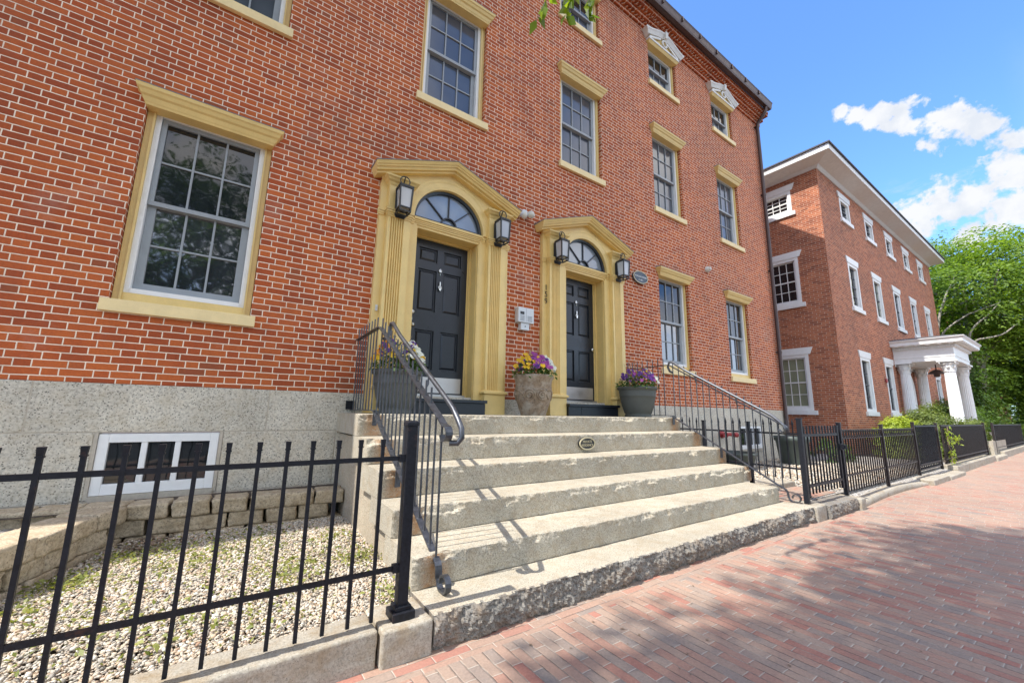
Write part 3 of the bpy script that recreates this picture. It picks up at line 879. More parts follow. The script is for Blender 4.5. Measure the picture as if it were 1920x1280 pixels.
t = thing('intercom_panel', 'pale metal door entry panel on the brick between the two doors', 'intercom', (3.61, 4.95, 1.26))
b = MB(); b.box(3.465, 3.765, 4.90, 5.0, 1.375, 1.615); o = obj('case', b.mesh('case', m_panelwhite), t); bevel(o, .006)
b = MB(); b.box(3.53, 3.69, 4.92, 5.0, 1.262, 1.373); o = obj('lower_box', b.mesh('lower_box', m_panelwhite), t); bevel(o, .004)
b = MB(); b.box(3.50, 3.575, 4.897, 4.9, 1.50, 1.545); b.ell((3.61, 1.318), .010, .010, 4.916, 4.92, 12); obj('screen', b.mesh('screen', m_digit), t)
b = MB()
for k in range(5):
    for x0, x1 in ((3.50, 3.58), (3.64, 3.73)): b.box(x0, x1, 4.898, 4.9, 1.40+k*.019, 1.409+k*.019)
b.box(3.613, 3.616, 4.898, 4.9, 1.385, 1.605)
obj('button_row', b.mesh('button_row', m_label), t)
t = thing('floodlight', 'twin security floodlight with two round lenses on the brick above the doors', 'floodlight', (3.62, 5.0, 3.18))
b = MB(); b.lathe([(.06, 0), (.06, .035), (.05, .05)], 18); obj('mount', b.mesh('mount', m_panelwhite), t, T(3.60, 5.0, 3.24) @ RX)
for dx, dz, ang in ((-.07, -.05, .3), (.085, .0, -.25)):
    M = T(3.60+dx, 4.93, 3.22+dz) @ Matrix.Rotation(ang, 4, 'Z') @ Matrix.Rotation(PI/2+.5, 4, 'X')
    b = MB(); b.lathe([(.02, -.06), (.035, -.03), (.058, .035), (.06, .06), (.052, .062)], 18)
    hd = obj('lamp_head', b.mesh('lamp_head', m_panelwhite), t, M)
    b = MB(); b.lathe([(.053, .060), (.04, .075), (.012, .082)], 18); obj('lens', b.mesh('lens', m_bulb), hd, M)
b = MB(); b.box(1.312, 1.338, 4.915, 4.93, 1.205, 1.28); b.ell((1.325, 1.25), .008, .008, 4.909, 4.915, 12)
tag(obj('doorbell', b.mesh('doorbell', m_panelwhite)), 'small grey doorbell button on the left edge of the nearer door frame', 'doorbell')
b = MB(); b.lathe([(.075, 0), (.075, .03), (.06, .06)], 18); b.lathe([(.045, .06), (.045, .10), (.03, .11)], 14)
tag(obj('alarm_sounder', b.mesh('alarm_sounder', m_bulb), None, T(9.12, 5.0, 3.50) @ RX), 'small round cream fitting on the brick above the first-floor windows', 'alarm')
t = thing('fire_connection', 'red twin fire department inlet on the granite base', 'fire inlet', (9.24, 4.95, -.41))
b = MB(); b.lathe([(.09, 0), (.09, .02), (.05, .03), (.05, .10)], 18); obj('flange', b.mesh('flange', m_red), t, T(9.24, 4.985, -.40) @ RX)
for s in (-1, 1):
    b = MB(); b.tube([(9.24, 4.89, -.40), (9.24+s*.09, 4.86, -.40), (9.24+s*.18, 4.80, -.41)], .04, 12); b.tube([(9.24+s*.18, 4.80, -.41), (9.24+s*.25, 4.76, -.41)], .055, 12)
    obj('inlet', b.mesh('inlet', m_red), t)

# ------------------------------------------------------------------ granite steps
def fb(x, y, z, sc, oc=4): return noise.fractal(Vector((x*sc, y*sc, z*sc)), 1.0, 2.0, oc)
def rock_step(x0, x1, yf, yb, zt, zb, seed, chip=0, rough=0, dx=.011, nz=20, round_=.012):
    """stone with split face: sawn top, broken front edge"""
    nx = max(2, int((x1-x0)/dx)); H = zt-zb; b = MB(); rings = []
    for i in range(nx+1):
        x = x0+(x1-x0)*i/nx
        edge = min(i, nx-i)*dx
        endr = .012*max(0, 1-edge/.03)**2
        r = [(x, yb, zt)]
        a = yf + endr
        sp = max(0, fb(x, seed, 7, 3.6, 4)-.02)*.062                # spalls knocked out of the edge
        lim = .030 + .05*abs(fb(x, seed, 0, 4)) + .02*abs(fb(x, seed, 3, 14))
        eg = .005*fb(x, seed, 1, 8, 4)
        r.append((x, a+.06, zt-.001))
        r.append((x, a+.009+sp*.85+eg+.003, zt-.002))
        for j in range(nz+1):
            t = j/nz; z = zt-.008-(H-.008)*t; d = zt-z
            k = max(0, 1-d/lim)
            off = sp*(1 if d < lim else max(0, 1-(d-lim)/.012))*(.75+.25*k) + eg*max(0, 1-d/.05)
            off += .006*fb(x, seed+5, z, 4, 3) + .007*fb(x, seed, z, 15, 5)*(.5+min(1, k*2)) + .003*fb(x, seed+3, z, 45, 2)
            r.append((x, a+off+.004*max(0, 1-d/.018), z))
        r.append((x, yb, zb))
        rings.append(r)
    b.loft(rings, True, False)
    # flat shading for back edges is hidden, so smooth everywhere but split by angle
    return b
def rock_rough(x0, x1, yf, yb, zt, zb, seed, amp=.07, dx=.010, nz=30):
    nx = max(2, int((x1-x0)/dx)); rings = []
    for i in range(nx+1):
        x = x0+(x1-x0)*i/nx; r = [(x, yb, zt)]
        ev = .018*fb(x, seed, 0, 3, 3)
        r.append((x, yf+.06+ev, zt-.001)); r.append((x, yf+.030+ev, zt-.003))
        for j in range(nz+1):
            t = j/nz; z = zt-.008-(zt-.008-zb)*t
            k = min(1, t*5+.25)
            rd = .3+.55*fb(x, seed, z, 5.0, 6) + .22*abs(fb(x, seed+9, z, 15, 4))
            off = .016 + ev*max(0, 1-t*3) + amp*(rd-.3)*k*.9 + .014*fb(x, seed+2, z, 34, 4) - .02*math.sin(PI*min(1, t*1.1))
            r.append((x, yf+off, z))
        r.append((x, yb, zb)); rings.append(r)
    return MB().loft(rings, True, False)
steps = thing('granite_steps', 'broad flight of weathered granite steps with split front faces', 'steps', (3.6, 3.5, G))
SY = [4.03, 3.65, 3.27, 2.885, 2.47]; SZ = [-.038, -.25, -.467, -.682, -.873]; SE = [6.22, 6.2, 6.16, 6.07, 5.86]
for i in range(5):
    zb = (SZ+[-1.06])[i+1] + .004
    b = rock_step(1.0, SE[i], SY[i], SY[i]+.55 if i else 5.0, SZ[i], zb, 11.3*i+2)
    obj('step', b.mesh('step', m_step), steps)
b = rock_rough(1.0, 5.955, 2.135, 2.9, -1.06, G-.03, 77.0)
me = b.mesh('step', m_steprough); me.materials.append(m_step)
for p in me.polygons:
    if p.normal.z > .93 and p.center.z > -1.068: p.material_index = 1
obj('step', me, steps, None, 'lowest step with a very rough grey front')
b = MB(); poly = [(4.985, -1.3), (2.53, -1.3), (2.53, -.90), (2.93, -.90), (2.93, -.70), (3.32, -.70), (3.32, -.49), (3.70, -.49), (3.70, -.27), (4.08, -.27), (4.985, -.27)]
for xa, xb in ((1.045, 1.3), (5.7, 5.84)): obj('side_wall', MB().loft([[(xa, y, z) for y, z in poly], [(xb, y, z) for y, z in poly]]).mesh('side_wall', m_step), steps)
t = thing('door_plate', 'small oval black plate reading private residence on the second step', 'plate', (3.618, 3.63, -.435))
b = MB(); b.ell((3.618, -.357), .128, .072, 3.618, 3.66); obj('board', b.mesh('board', m_digit), t)
b = MB()
b.loft([[(3.618+(.128+g)*math.cos(2*PI*k/n), y, -.357+(.072+g)*math.sin(2*PI*k/n)) for g, y in ((-.010, 3.617), (-.010, 3.611), (.004, 3.611), (.004, 3.62))] for k in range(n+1)], False)
obj('rim', b.mesh('rim', m_gold), t)
obj('lettering', text_mesh('PRIVATE', .042, m_gold), t, T(3.618, 3.616, -.336) @ RX)
obj('lettering', text_mesh('RESIDENCE', .040, m_gold), t, T(3.618, 3.616, -.378) @ RX)

# ------------------------------------------------------------------ handrails
def spiral(c, r0, r1, a0, a1, n=22, x=0):
    return [(x, c[0]+(r0+(r1-r0)*k/n)*math.cos(a0+(a1-a0)*k/n), c[1]+(r0+(r1-r0)*k/n)*math.sin(a0+(a1-a0)*k/n)) for k in range(n+1)]
def handrail(X, side, label, yend):
    t = thing('handrail', label, 'handrail', (X, 3.6, G), 'iron handrails of the granite steps')
    top = lambda y: .835 if y > 4.06 else .835-.568*(4.06-y)
    bot = lambda y: -.005 if y > 4.06 else -.005-.568*(4.06-y)
    # flat top bar with a curled end
    b = MB(); path = [(X, 4.985, .82), (X, 4.5, .828), (X, 4.08, .835), (X, 4.04, .824)] + [(X, y, top(y)) for y in (3.6, 3.2, 2.8, 2.52)]
    path += [(X, 2.45, top(2.45)-.004)]
    cy, cz = 2.415, top(2.45)-.062
    path += [(X, cy+.048*math.cos(a), cz+.048*math.sin(a)) for a in [math.radians(80+k*22) for k in range(0, 13)]]
    b.ribbon(path, .048, .010); obj('top_bar', b.mesh('top_bar', m_steel), t)
    # round grip rail beside it
    xr = X+side*.085
    b = MB(); p = [(X+side*.02, 3.98, .70), (xr-side*.02, 4.0, .72), (xr, 4.02, .79), (xr, 3.99, .868), (xr, 3.93, .862)] + [(xr, y, top(y)+.075) for y in (3.7, 3.3, 2.9, 2.6)]
    p += [(xr, 2.50, top(2.5)+.070), (xr, 2.42, top(2.42)+.045), (xr, 2.365, top(2.42)-.01), (xr, 2.355, top(2.42)-.07), (xr-side*.02, 2.375, top(2.42)-.105), (X+side*.02, 2.40, top(2.42)-.105)]
    b.tube(p, .019, 10)
    for y in (3.55, 2.95):
        b.tube([(xr, y, top(y)+.06), (xr, y, top(y)+.0), (xr-side*.03, y, top(y)-.055), (X, y, top(y)-.06)], .007, 6)
    obj('grip_rail', b.mesh('grip_rail', m_steel), t)
    b = MB(); path = [(X, 4.985, -.005), (X, 4.08, -.005), (X, 4.04, -.012)] + [(X, y, bot(y)) for y in (3.6, 3.0, 2.52)] + [(X, 2.45, -.915), (X, 2.43, -.945), (X, 2.425, -1.0)]
    b.ribbon(path, .044, .010); obj('bottom_bar', b.mesh('bottom_bar', m_steel), t)
    b = MB(); pts = [(X, 2.43, -.93), (X, 2.425, -1.0), (X, 2.41, -1.035), (X, 2.385, -1.05)] + [(X, 2.335+.046*math.cos(a), -1.004+.046*math.sin(a)) for a in [math.radians(-80+k*24) for k in range(0, 13)][::1]]
    b.ribbon(pts[:4]+[(X, 2.335+.046*math.cos(a), -1.004+.046*math.sin(a)) for a in [math.radians(-80-k*24) for k in range(0, 13)]], .036, .012); obj('scroll_foot', b.mesh('scroll_foot', m_steel), t)
    q = MB(); q.box(-.0055, .0055, -.0055, .0055, 0, 1); qm = q.mesh('baluster', m_steel)
    ys = [4.92-k*.108 for k in range(8)] + [3.985-k*.1005 for k in range(16)]
    for y in ys:
        z0, z1 = bot(y)+.0, top(y)+(.115 if y > 2.62 else -.0)
        obj('baluster', qm, t, T(X, y, z0) @ Matrix.Diagonal((1, 1, z1-z0, 1)))
    for k, (ya, za) in enumerate(((4.03, -.02), (3.27, -.47))):
        b = MB(); b.box(X-.022, X+.022, ya-.014, ya-.002, za-.14, bot(ya)-.0); b.lathe([(.012, 0), (.012, .012)], 8)
        obj('bracket', MB().box(X-.02, X+.02, ya-.022, ya-.002, za-.13, za+.015).mesh('bracket', m_steel), t)
    b = MB(); b.box(X-.07 if side > 0 else X-.02, X+.02 if side > 0 else X+.07, 4.97, 4.98, .0, .10); obj('wall_plate', b.mesh('wall_plate', m_black), t)
    return t
handrail(1.15, 1, 'iron handrail with curled ends on the near left side of the steps', 0)
handrail(6.0, -1, 'iron handrail with curled ends on the far right side of the steps', 0)

# ------------------------------------------------------------------ kerb stones by the steps
def stone(name, x0, x1, y0, y1, z0, z1, mat, bw=.014, jag=.004, seed=0.0, n=.05):
    nx, ny, nz = [max(1, int((q1-q0)/n)) for q0, q1 in ((x0, x1), (y0, y1), (z0, z1))]
    b = MB(); b.box(x0, x1, y0, y1, z0, z1)
    me = b.mesh(name, mat)
    import bmesh
    bm = bmesh.new(); bm.from_mesh(me)
    bmesh.ops.bevel(bm, geom=bm.edges[:], offset=bw, segments=2, affect='EDGES', profile=.6)
    long_ = [e for e in bm.edges if e.calc_length() > .1]
    bmesh.ops.subdivide_edges(bm, edges=long_, cuts=min(40, max(3, int(max(x1-x0, .2)/.06))), use_grid_fill=True)
    for v in bm.verts:
        c = v.co
        d = Vector((fb(c.x, c.y+seed, c.z, 5), fb(c.y+seed, c.z, c.x+9, 5), fb(c.z, c.x, c.y+seed+4, 5)))
        v.co += d*jag + Vector((0, fb(c.x+seed, c.y, c.z, 22)*jag*.6, 0))
    for f in bm.faces: f.smooth = True
    bmesh.ops.recalc_face_normals(bm, faces=bm.faces)
    bm.to_mesh(me); bm.free()
    return me
KG = 'granite kerb stones along the pavement'
def kerb_stone(label, x0, x1, y0, y1, z1, mat=m_kerb, jag=.006, bw=.014, z0=G-.05):
    return tag(obj('kerb_stone', stone('kerb_stone', x0, x1, y0, y1, z0, z1, mat, bw, jag, x0*3.1)), label, 'kerb stone', KG)
kerb_stone('long smooth granite kerb under the near black fence', -5.0, .715, 2.165, 2.375, -1.072)
kerb_stone('squat granite block carrying the near fence post beside the lowest step', .727, .992, 2.13, 2.42, -1.066)
kerb_stone('short pale granite block at the right end of the lowest step', 5.963, 6.26, 2.11, 2.5, -1.06)
b = rock_rough(6.268, 7.25, 2.075, 2.36, -1.075, G-.03, 31.0, .035, .014, 14)
tag(obj('kerb_stone', b.mesh('kerb_stone', m_steprough)), 'rough grey granite kerb in front of the black gate', 'kerb stone', KG)
kerb_stone('small squared stone at the gate post where the low kerb begins', 7.258, 7.46, 2.04, 2.42, -1.085)
kerb_stone('pale granite slab set back behind the black gate', 6.26, 7.45, 2.9, 3.3, -.985)
def curved_kerb():
    b = MB(); rings = []
    for k in range(25):
        t = k/24; x = 7.47+3.75*t; y = 2.17+.07*math.sin(t*PI)-.0; zt = -1.155+.05*math.sin(t*PI*1.2)*t
        rings.append([(x, y-.09, G-.03), (x, y-.085, zt-.015), (x, y-.06, zt), (x, y+.06, zt), (x, y+.09, zt-.02), (x, y+.09, G-.03)])
    return b.loft(rings, True, True)
tag(obj('kerb_stone', curved_kerb().mesh('kerb_stone', m_kerb)), 'low curved kerb under the two scroll-topped fence panels', 'kerb stone', KG)
kerb_stone('worn stepping stone between the low kerb and the taller kerb', 11.25, 12.6, 2.0, 2.35, -1.135)
kerb_stone('second stepping stone before the tall dark kerb', 12.62, 14.2, 1.98, 2.36, -1.16)
kerb_stone('tall dark kerb under the long dense fence panel', 14.22, 20.0, 2.1, 2.38, -1.06)
kerb_stone('pale block at the opening between the two dense fence panels', 20.02, 22.2, 2.05, 2.4, -1.12)
kerb_stone('farthest kerb under the last fence panel', 22.22, 31.5, 2.1, 2.38, -1.03)

# ------------------------------------------------------------------ fences
def picket_mesh(h, w=.02, cap=True, mat=m_black, spear=False, nm='picket'):
    b = MB(); b.box(-w/2, w/2, -w/2, w/2, 0, h)
    if cap:
        b.box(-w*.70, w*.70, -w*.70, w*.70, h-.036, h-.029); b.loft([[(sx*w*.56, sy*w*.56, h-.029) for sx, sy in ((-1,-1),(1,-1),(1,1),(-1,1))], [(sx*w*.68, sy*w*.68, h-.004) for sx, sy in ((-1,-1),(1,-1),(1,1),(-1,1))], [(sx*w*.70, sy*w*.70, h+.004) for sx, sy in ((-1,-1),(1,-1),(1,1),(-1,1))]])
    if spear:
        b.lathe([(w*.6, h), (w*.95, h+.012), (w*.6, h+.024), (w*.7, h+.03), (w*1.15, h+.05), (w*.7, h+.085), (.002, h+.125)], 8)
    return b.mesh(nm, mat)
fence = thing('iron_fence', 'black iron fence with square capped pickets around the near gravel bed', 'fence', (-.5, 2.25, G))
b = MB(); b.box(.826, .884, 2.221, 2.279, -1.02, -.085); b.loft([[(.819, 2.214, -.085), (.891, 2.214, -.085), (.891, 2.286, -.085), (.819, 2.286, -.085)], [(.819, 2.214, -.066), (.891, 2.214, -.066), (.891, 2.286, -.066), (.819, 2.286, -.066)], [(.83, 2.225, -.058), (.88, 2.225, -.058), (.88, 2.275, -.058), (.83, 2.275, -.058)]])
b.box(.795, .915, 2.19, 2.31, -1.072, -1.03); b.box(.812, .898, 2.207, 2.293, -1.03, -1.008)
o = obj('post', b.mesh('fence_post', m_black), fence); bevel(o, .004)
for zc_, h_ in ((-.262, .023), (-.828, .023)):
    b = MB(); b.bar((-5, 2.25, zc_-.008), (.815, 2.25, zc_), .014, h_); b.box(.795, .828, 2.232, 2.268, zc_-.02, zc_+.02)
    obj('rail', b.mesh('rail', m_black), fence)
pm = picket_mesh(.90, .0165)
for k in range(30):
    obj('picket', pm, fence, T(.702-.1148*k, 2.25, -1.062) @ Matrix.Rotation(random.uniform(-.006, .006), 4, 'Y'))
# right side: gate and panels
def post(b, x, w, z0, z1, y=2.25):
    b.box(x-w/2, x+w/2, y-w/2, y+w/2, z0, z1-.02); g = w*.6
    b.box(x-g, x+g, y-g, y+g, z1-.02, z1)
def end_post(x, w, z1, label, mat=m_black, z0=-1.1):
    b = MB(); post(b, x, w, z0, z1)
    for z in (-.86, -.80): b.lathe([(.008, 0), (.008, .006)], 8, (x-w/2-.0, 2.25, z)) if False else None
    o = tag(obj('fence_post', b.mesh('fence_post', mat)), label, 'fence post', 'posts of the fence beyond the steps'); bevel(o, .004); return o
end_post(6.075, .055, -.005, 'thick black gate post at the right end of the granite steps', z0=-1.06)
end_post(7.44, .05, -.06, 'black gate post between the gate and the first scroll-topped panel', z0=-1.09)
end_post(9.44, .048, -.09, 'dark post between the two scroll-topped panels', m_brownfence, -1.2)
end_post(11.55, .05, -.045, 'dark post after the second scroll-topped panel', m_brownfence)
end_post(13.55, .05, -.06, 'dark post before the vine and the long dense panel', m_brownfence)
end_post(20.05, .06, -.05, 'dark post at the far end of the long dense panel', m_brownfence)
end_post(21.9, .06, -.05, 'dark post at the start of the farthest fence panel', m_brownfence)
gate = thing('iron_gate', 'narrow black iron gate of square bars next to the steps', 'gate', (6.75, 2.25, G))
b = MB(); b.box(6.16, 6.185, 2.237, 2.263, -1.0, -.11); b.box(7.32, 7.36, 2.235, 2.265, -.98, -.10); b.box(6.185, 7.32, 2.238, 2.262, -.245, -.21); b.box(6.185, 7.32, 2.238, 2.262, -.875, -.84)
b.box(6.10, 6.17, 2.235, 2.265, -.24, -.21); b.box(6.10, 6.17, 2.235, 2.265, -.98, -.95); b.box(7.33, 7.42, 2.215, 2.24, -.45, -.36)
obj('gate_frame', b.mesh('gate_frame', m_black), gate)
pm2 = picket_mesh(.86, .017, False)
for k in range(10): obj('bar', pm2, gate, T(6.29+.104*k, 2.25, -.965))
b = MB(); b.box(7.32, 7.40, 2.18, 2.225, -.44, -.37); b.lathe([(.02, 0), (.02, .05)], 10, (7.36, 2.17, -.43)); obj('latch', b.mesh('latch', m_black), gate)
PANELM = {}
def scroll_panel(x0, x1, label):
    t = thing('scroll_fence', label, 'fence panel', ((x0+x1)/2, 2.25, G), 'scroll-topped fence panels')
    b = MB(); L = x1-x0
    b.box(x0, x1, 2.235, 2.265, -.18, -.165); b.box(x0, x1, 2.235, 2.265, -.30, -.285); b.box(x0, x1, 2.24, 2.26, -.835, -.81)
    obj('rail', b.mesh('rail', m_brownfence), t)
    s = MB(); n_ = int(L/.108)
    for k in range(n_):
        x = x0+.05+k*(L-.1)/(n_-1); s.torus((x, 2.25, -.232), .042, .007, 'y', 14, 6)
        s.box(x+.048, x+.056, 2.243, 2.257, -.285, -.18)
    obj('scroll_band', s.mesh('scroll_band', m_brownfence), t)
    pm = PANELM.setdefault('a', picket_mesh(.75, .0175, False, m_brownfence))
    for k in range(n_): obj('picket', pm, t, T(x0+.05+k*(L-.1)/(n_-1), 2.25, -1.05))
scroll_panel(7.50, 9.39, 'near scroll-topped fence panel right of the gate')
scroll_panel(9.49, 11.49, 'farther scroll-topped fence panel before the stepping stones')
def dense_panel(x0, x1, sp, label, mat=m_brownfence):
    t = thing('dense_fence', label, 'fence panel', ((x0+x1)/2, 2.25, G), 'dense brown fence panels')
    b = MB()
    for z in (-.13, -.90, -1.0): b.box(x0, x1, 2.228, 2.272, z-.014, z+.014)
    obj('rail', b.mesh('rail', mat), t)
    s = MB(); n_ = int((x1-x0)/.14)
    for k in range(n_):
        x = x0+.07+k*(x1-x0-.14)/max(1, n_-1)
        s.bar((x-.06, 2.25, -.985), (x+.06, 2.25, -.915), .012, .014, (0, 1, 0)); s.bar((x-.06, 2.25, -.915), (x+.06, 2.25, -.985), .012, .014, (0, 1, 0))
    obj('lattice_band', s.mesh('lattice_band', mat), t)
    key = ('d', mat.name); pm = PANELM.setdefault(key, picket_mesh(.79, .020 if mat is m_brownfence else .012, False, mat)); n_ = min(95, int((x1-x0)/sp))
    for k in range(n_): obj('picket', pm, t, T(x0+.05+k*(x1-x0-.1)/(n_-1), 2.25, -.895))
dense_panel(11.65, 13.45, .075, 'short dense fence panel with a lattice foot before the vine', m_black)
dense_panel(14.0, 19.9, .075, 'long dense brown fence panel under the climbing vine')
dense_panel(22.1, 30.5, .10, 'farthest dense brown fence panel beyond the portico')
# side fence with spear heads, from the gate post back along the steps
sf = thing('spear_fence', 'black side fence with spear-headed pickets between the steps and the gravel yard', 'fence', (6.2, 3.2, G))
b = MB()
for z in (-.215, -.66): b.box(6.193, 6.207, 2.28, 4.2, z-.012, z+.012)
obj('rail', b.mesh('rail', m_black), sf)
b = MB()
for y in (3.62, 2.95): b.box(6.177, 6.223, y-.023, y+.023, -1.07, -.08); b.box(6.172, 6.228, y-.028, y+.028, -.08, -.066)
obj('post', b.mesh('post', m_black), sf)
pm = picket_mesh(.66, .013, False, m_black, True)
for y in (4.1, 3.99, 3.86, 3.74, 3.49, 3.38, 3.27, 3.16, 3.06, 2.84, 2.74, 2.64, 2.55, 2.46, 2.38): obj('picket', pm, sf, T(6.2, y, -.80))

# ------------------------------------------------------------------ block retaining wall, gravel, weeds
def curve_pts(P, step):
    P = [Vector((*p, 0)) for p in P]; out = []; L = [0]
    for i in range(len(P)-1): L.append(L[-1]+(P[i+1]-P[i]).length)
    n = int(L[-1]/step)
    for k in range(n+1):
        d = L[-1]*k/n
        i = max(j for j in range(len(L)-1) if L[j] <= d+1e-9)
        t = (d-L[i])/(L[i+1]-L[i]); p = P[i].lerp(P[i+1], t); out.append((p, (P[i+1]-P[i]).normalized()))
    return out
def block_run(bm_, P, inward, courses, step=.27, depth=.24):
    import bmesh
    for c in range(courses):
        h = .125; z1 = -.80-c*.128; off = .0 if c == 0 else .02
        pts = curve_pts(P, step)
        for k in range(len(pts)-1):
            sh = .5 if c % 2 else 0
            p = pts[k][0].lerp(pts[k+1][0], sh); d = pts[k][1]
            if sh and k == len(pts)-2: continue
            nrm = Vector((-d.y, d.x, 0))*inward
            Lk = (pts[k+1][0]-pts[k][0]).length*.97*random.uniform(.93, 1.0)
            a = p+nrm*off; q = a+d*Lk
            vs = []
            r = lambda: random.uniform(-.006, .006)
            for z in (z1-h, z1+random.uniform(-.004, .004)):
                for w in (a, q, q+nrm*depth, a+nrm*depth): vs.append(bm_.verts.new((w.x+r(), w.y+r(), z+r()*.4)))
            F = [(0,1,2,3),(4,5,6,7),(0,1,5,4),(1,2,6,5),(2,3,7,6),(3,0,4,7)]
            fs = [bm_.faces.new([vs[i] for i in f]) for f in F]
import bmesh
def retaining_wall():
    bm = bmesh.new()
    block_run(bm, [(1.04, 4.50), (.4, 4.53), (-.2, 4.56), (-.90, 4.61)], -1, 3)
    block_run(bm, [(-.62, 4.60), (-1.4, 4.66), (-2.4, 4.70), (-4.0, 4.72)], -1, 3)
    block_run(bm, [(-.60, 4.52), (-.69, 4.35), (-.775, 4.1), (-.86, 3.82), (-.96, 3.56), (-1.12, 3.3), (-1.4, 3.05), (-1.8, 2.9)], -1, 3, .26, .30)
    bmesh.ops.recalc_face_normals(bm, faces=bm.faces)
    bmesh.ops.bevel(bm, geom=bm.edges[:], offset=.014, segments=2, affect='EDGES', profile=.5)
    bmesh.ops.subdivide_edges(bm, edges=[e for e in bm.edges if e.calc_length() > .06], cuts=5, use_grid_fill=True)
    for v in bm.verts:
        c = v.co; v.co += Vector((fb(c.x, c.y, c.z, 9), fb(c.y, c.z, c.x+7, 9), fb(c.z+3, c.x, c.y, 9)*.4))*.014 + Vector((fb(c.x, c.y, c.z, 35), fb(c.y, c.z, c.x+7, 35), 0))*.006
    for f in bm.faces: f.smooth = True
    me = bpy.data.meshes.new('retaining_wall'); bm.to_mesh(me); bm.free(); me.materials.append(m_block)
    return me
tag(obj('retaining_wall', retaining_wall()), 'low curved retaining wall of tan concrete blocks against the granite base', 'retaining wall')
b = MB(); b.add([(-6, 4.62, -.83), (1.04, 4.58, -.83), (1.04, 5.0, -.82), (-6, 5.0, -.82)], [(0,1,2,3)])
struct('earth', b.mesh('earth', m_soil))
b = MB(); b.add([(-6, 2.4, -.90), (-1.9, 3.2, -.90), (-1.25, 3.5, -.90), (-1.0, 4.0, -.90), (-.9, 4.6, -.90), (-6, 4.7, -.90)], [(0,1,2,3,4,5)])
struct('upper_gravel_bed', b.mesh('upper_gravel_bed', m_gbed))

def ico():
    bm = bmesh.new(); bmesh.ops.create_icosphere(bm, subdivisions=1, radius=1); bm.verts.ensure_lookup_table()
    v = np.array([p.co for p in bm.verts]); f = np.array([[q.index for q in p.verts] for p in bm.faces]); bm.free(); return v, f
def pebbles(region, N, smin, smax, zf, extra=None):
    v0, f0 = ico(); V = []; k = 0
    P = region(N)
    N = len(P); nv = len(v0)
    s = rng.uniform(smin, smax, N)*(.75+.5*rng.random(N)**3)
    ax = np.stack([s*rng.uniform(.9, 1.35, N), s*rng.uniform(.75, 1.0, N), s*rng.uniform(.42, .72, N)], 1)
    a = rng.uniform(0, 2*PI, N); ti = rng.normal(0, .25, (N, 2))
    vv = v0[None]*(1+rng.normal(0, .11, (N, nv, 1)))*ax[:, None]
    # tilt, then turn
    x, y, z = vv[..., 0], vv[..., 1], vv[..., 2]
    z = z + x*ti[:, :1] + y*ti[:, 1:]
    ca, sa = np.cos(a)[:, None], np.sin(a)[:, None]
    X = x*ca - y*sa + P[:, :1]; Y = x*sa + y*ca + P[:, 1:2]; Z = z + zf(P)[:, None] + (s*.25 + rng.uniform(-.004, .010, N))[:, None]
    vert = np.stack([X, Y, Z], 2).reshape(-1, 3)
    faces = (f0[None] + (np.arange(N)*nv)[:, None, None]).reshape(-1, 3)
    return npmesh('gravel', vert, faces, m_pebble, True)
wallx = np.array([[3.0, -1.5], [3.3, -1.12], [3.56, -.96], [3.82, -.86], [4.1, -.775], [4.35, -.69], [4.55, -.6], [4.6, -.6]])
def bed(N):
    P = np.stack([rng.uniform(-2.0, 1.06, N*2), rng.uniform(2.37, 4.56, N*2)], 1)
    ok = (P[:, 0] > np.interp(P[:, 1], wallx[:, 0], wallx[:, 1])) | (P[:, 1] < 2.95)
    return P[ok][:N]
bedz = lambda P: -1.10 + .02*np.sin(P[:, 0]*2.1)*np.cos(P[:, 1]*3.1) + .02*(P[:, 1]-2.4)/2
o = obj('gravel', pebbles(bed, 50000, .006, .0125, bedz)); o['kind'] = 'stuff'; o['label'] = 'pale mixed pebbles in the near bed'
def yard(N):
    P = np.stack([rng.uniform(6.3, 12.4, N), rng.uniform(2.4, 4.95, N)], 1); return P[(P[:, 0] > 7.5) | (P[:, 1] > 3.3)]
o = obj('yard_gravel', pebbles(yard, 9000, .014, .024, lambda P: np.full(len(P), -1.068))); o['kind'] = 'stuff'; o['label'] = 'pale gravel of the side yard'

def leaf_quads(P, Nrm, size, dirs=None, asp=.5, fold=.12):
    """diamond leaves; P (N,3) base points, Nrm (N,3) normals"""
    N = len(P); Nrm = Nrm/np.linalg.norm(Nrm, axis=1, keepdims=True)
    d = rng.normal(0, 1, (N, 3)) if dirs is None else dirs
    d = d - Nrm*np.sum(d*Nrm, 1, keepdims=True); d /= np.linalg.norm(d, axis=1, keepdims=True)+1e-9
    sd = np.cross(Nrm, d); s = np.asarray(size).reshape(-1, 1)*np.ones((N, 1))
    v = np.stack([P, P+d*s*.45+sd*s*asp*.5+Nrm*s*fold, P+d*s, P+d*s*.45-sd*s*asp*.5+Nrm*s*fold], 1)
    f = np.arange(N*4).reshape(N, 4)
    return v.reshape(-1, 3), f
def leafmesh(name, P, Nrm, size, mat, dirs=None, asp=.5, fold=.12):
    v, f = leaf_quads(P, Nrm, size, dirs, asp, fold)
    return npmesh(name, v, f, mat)
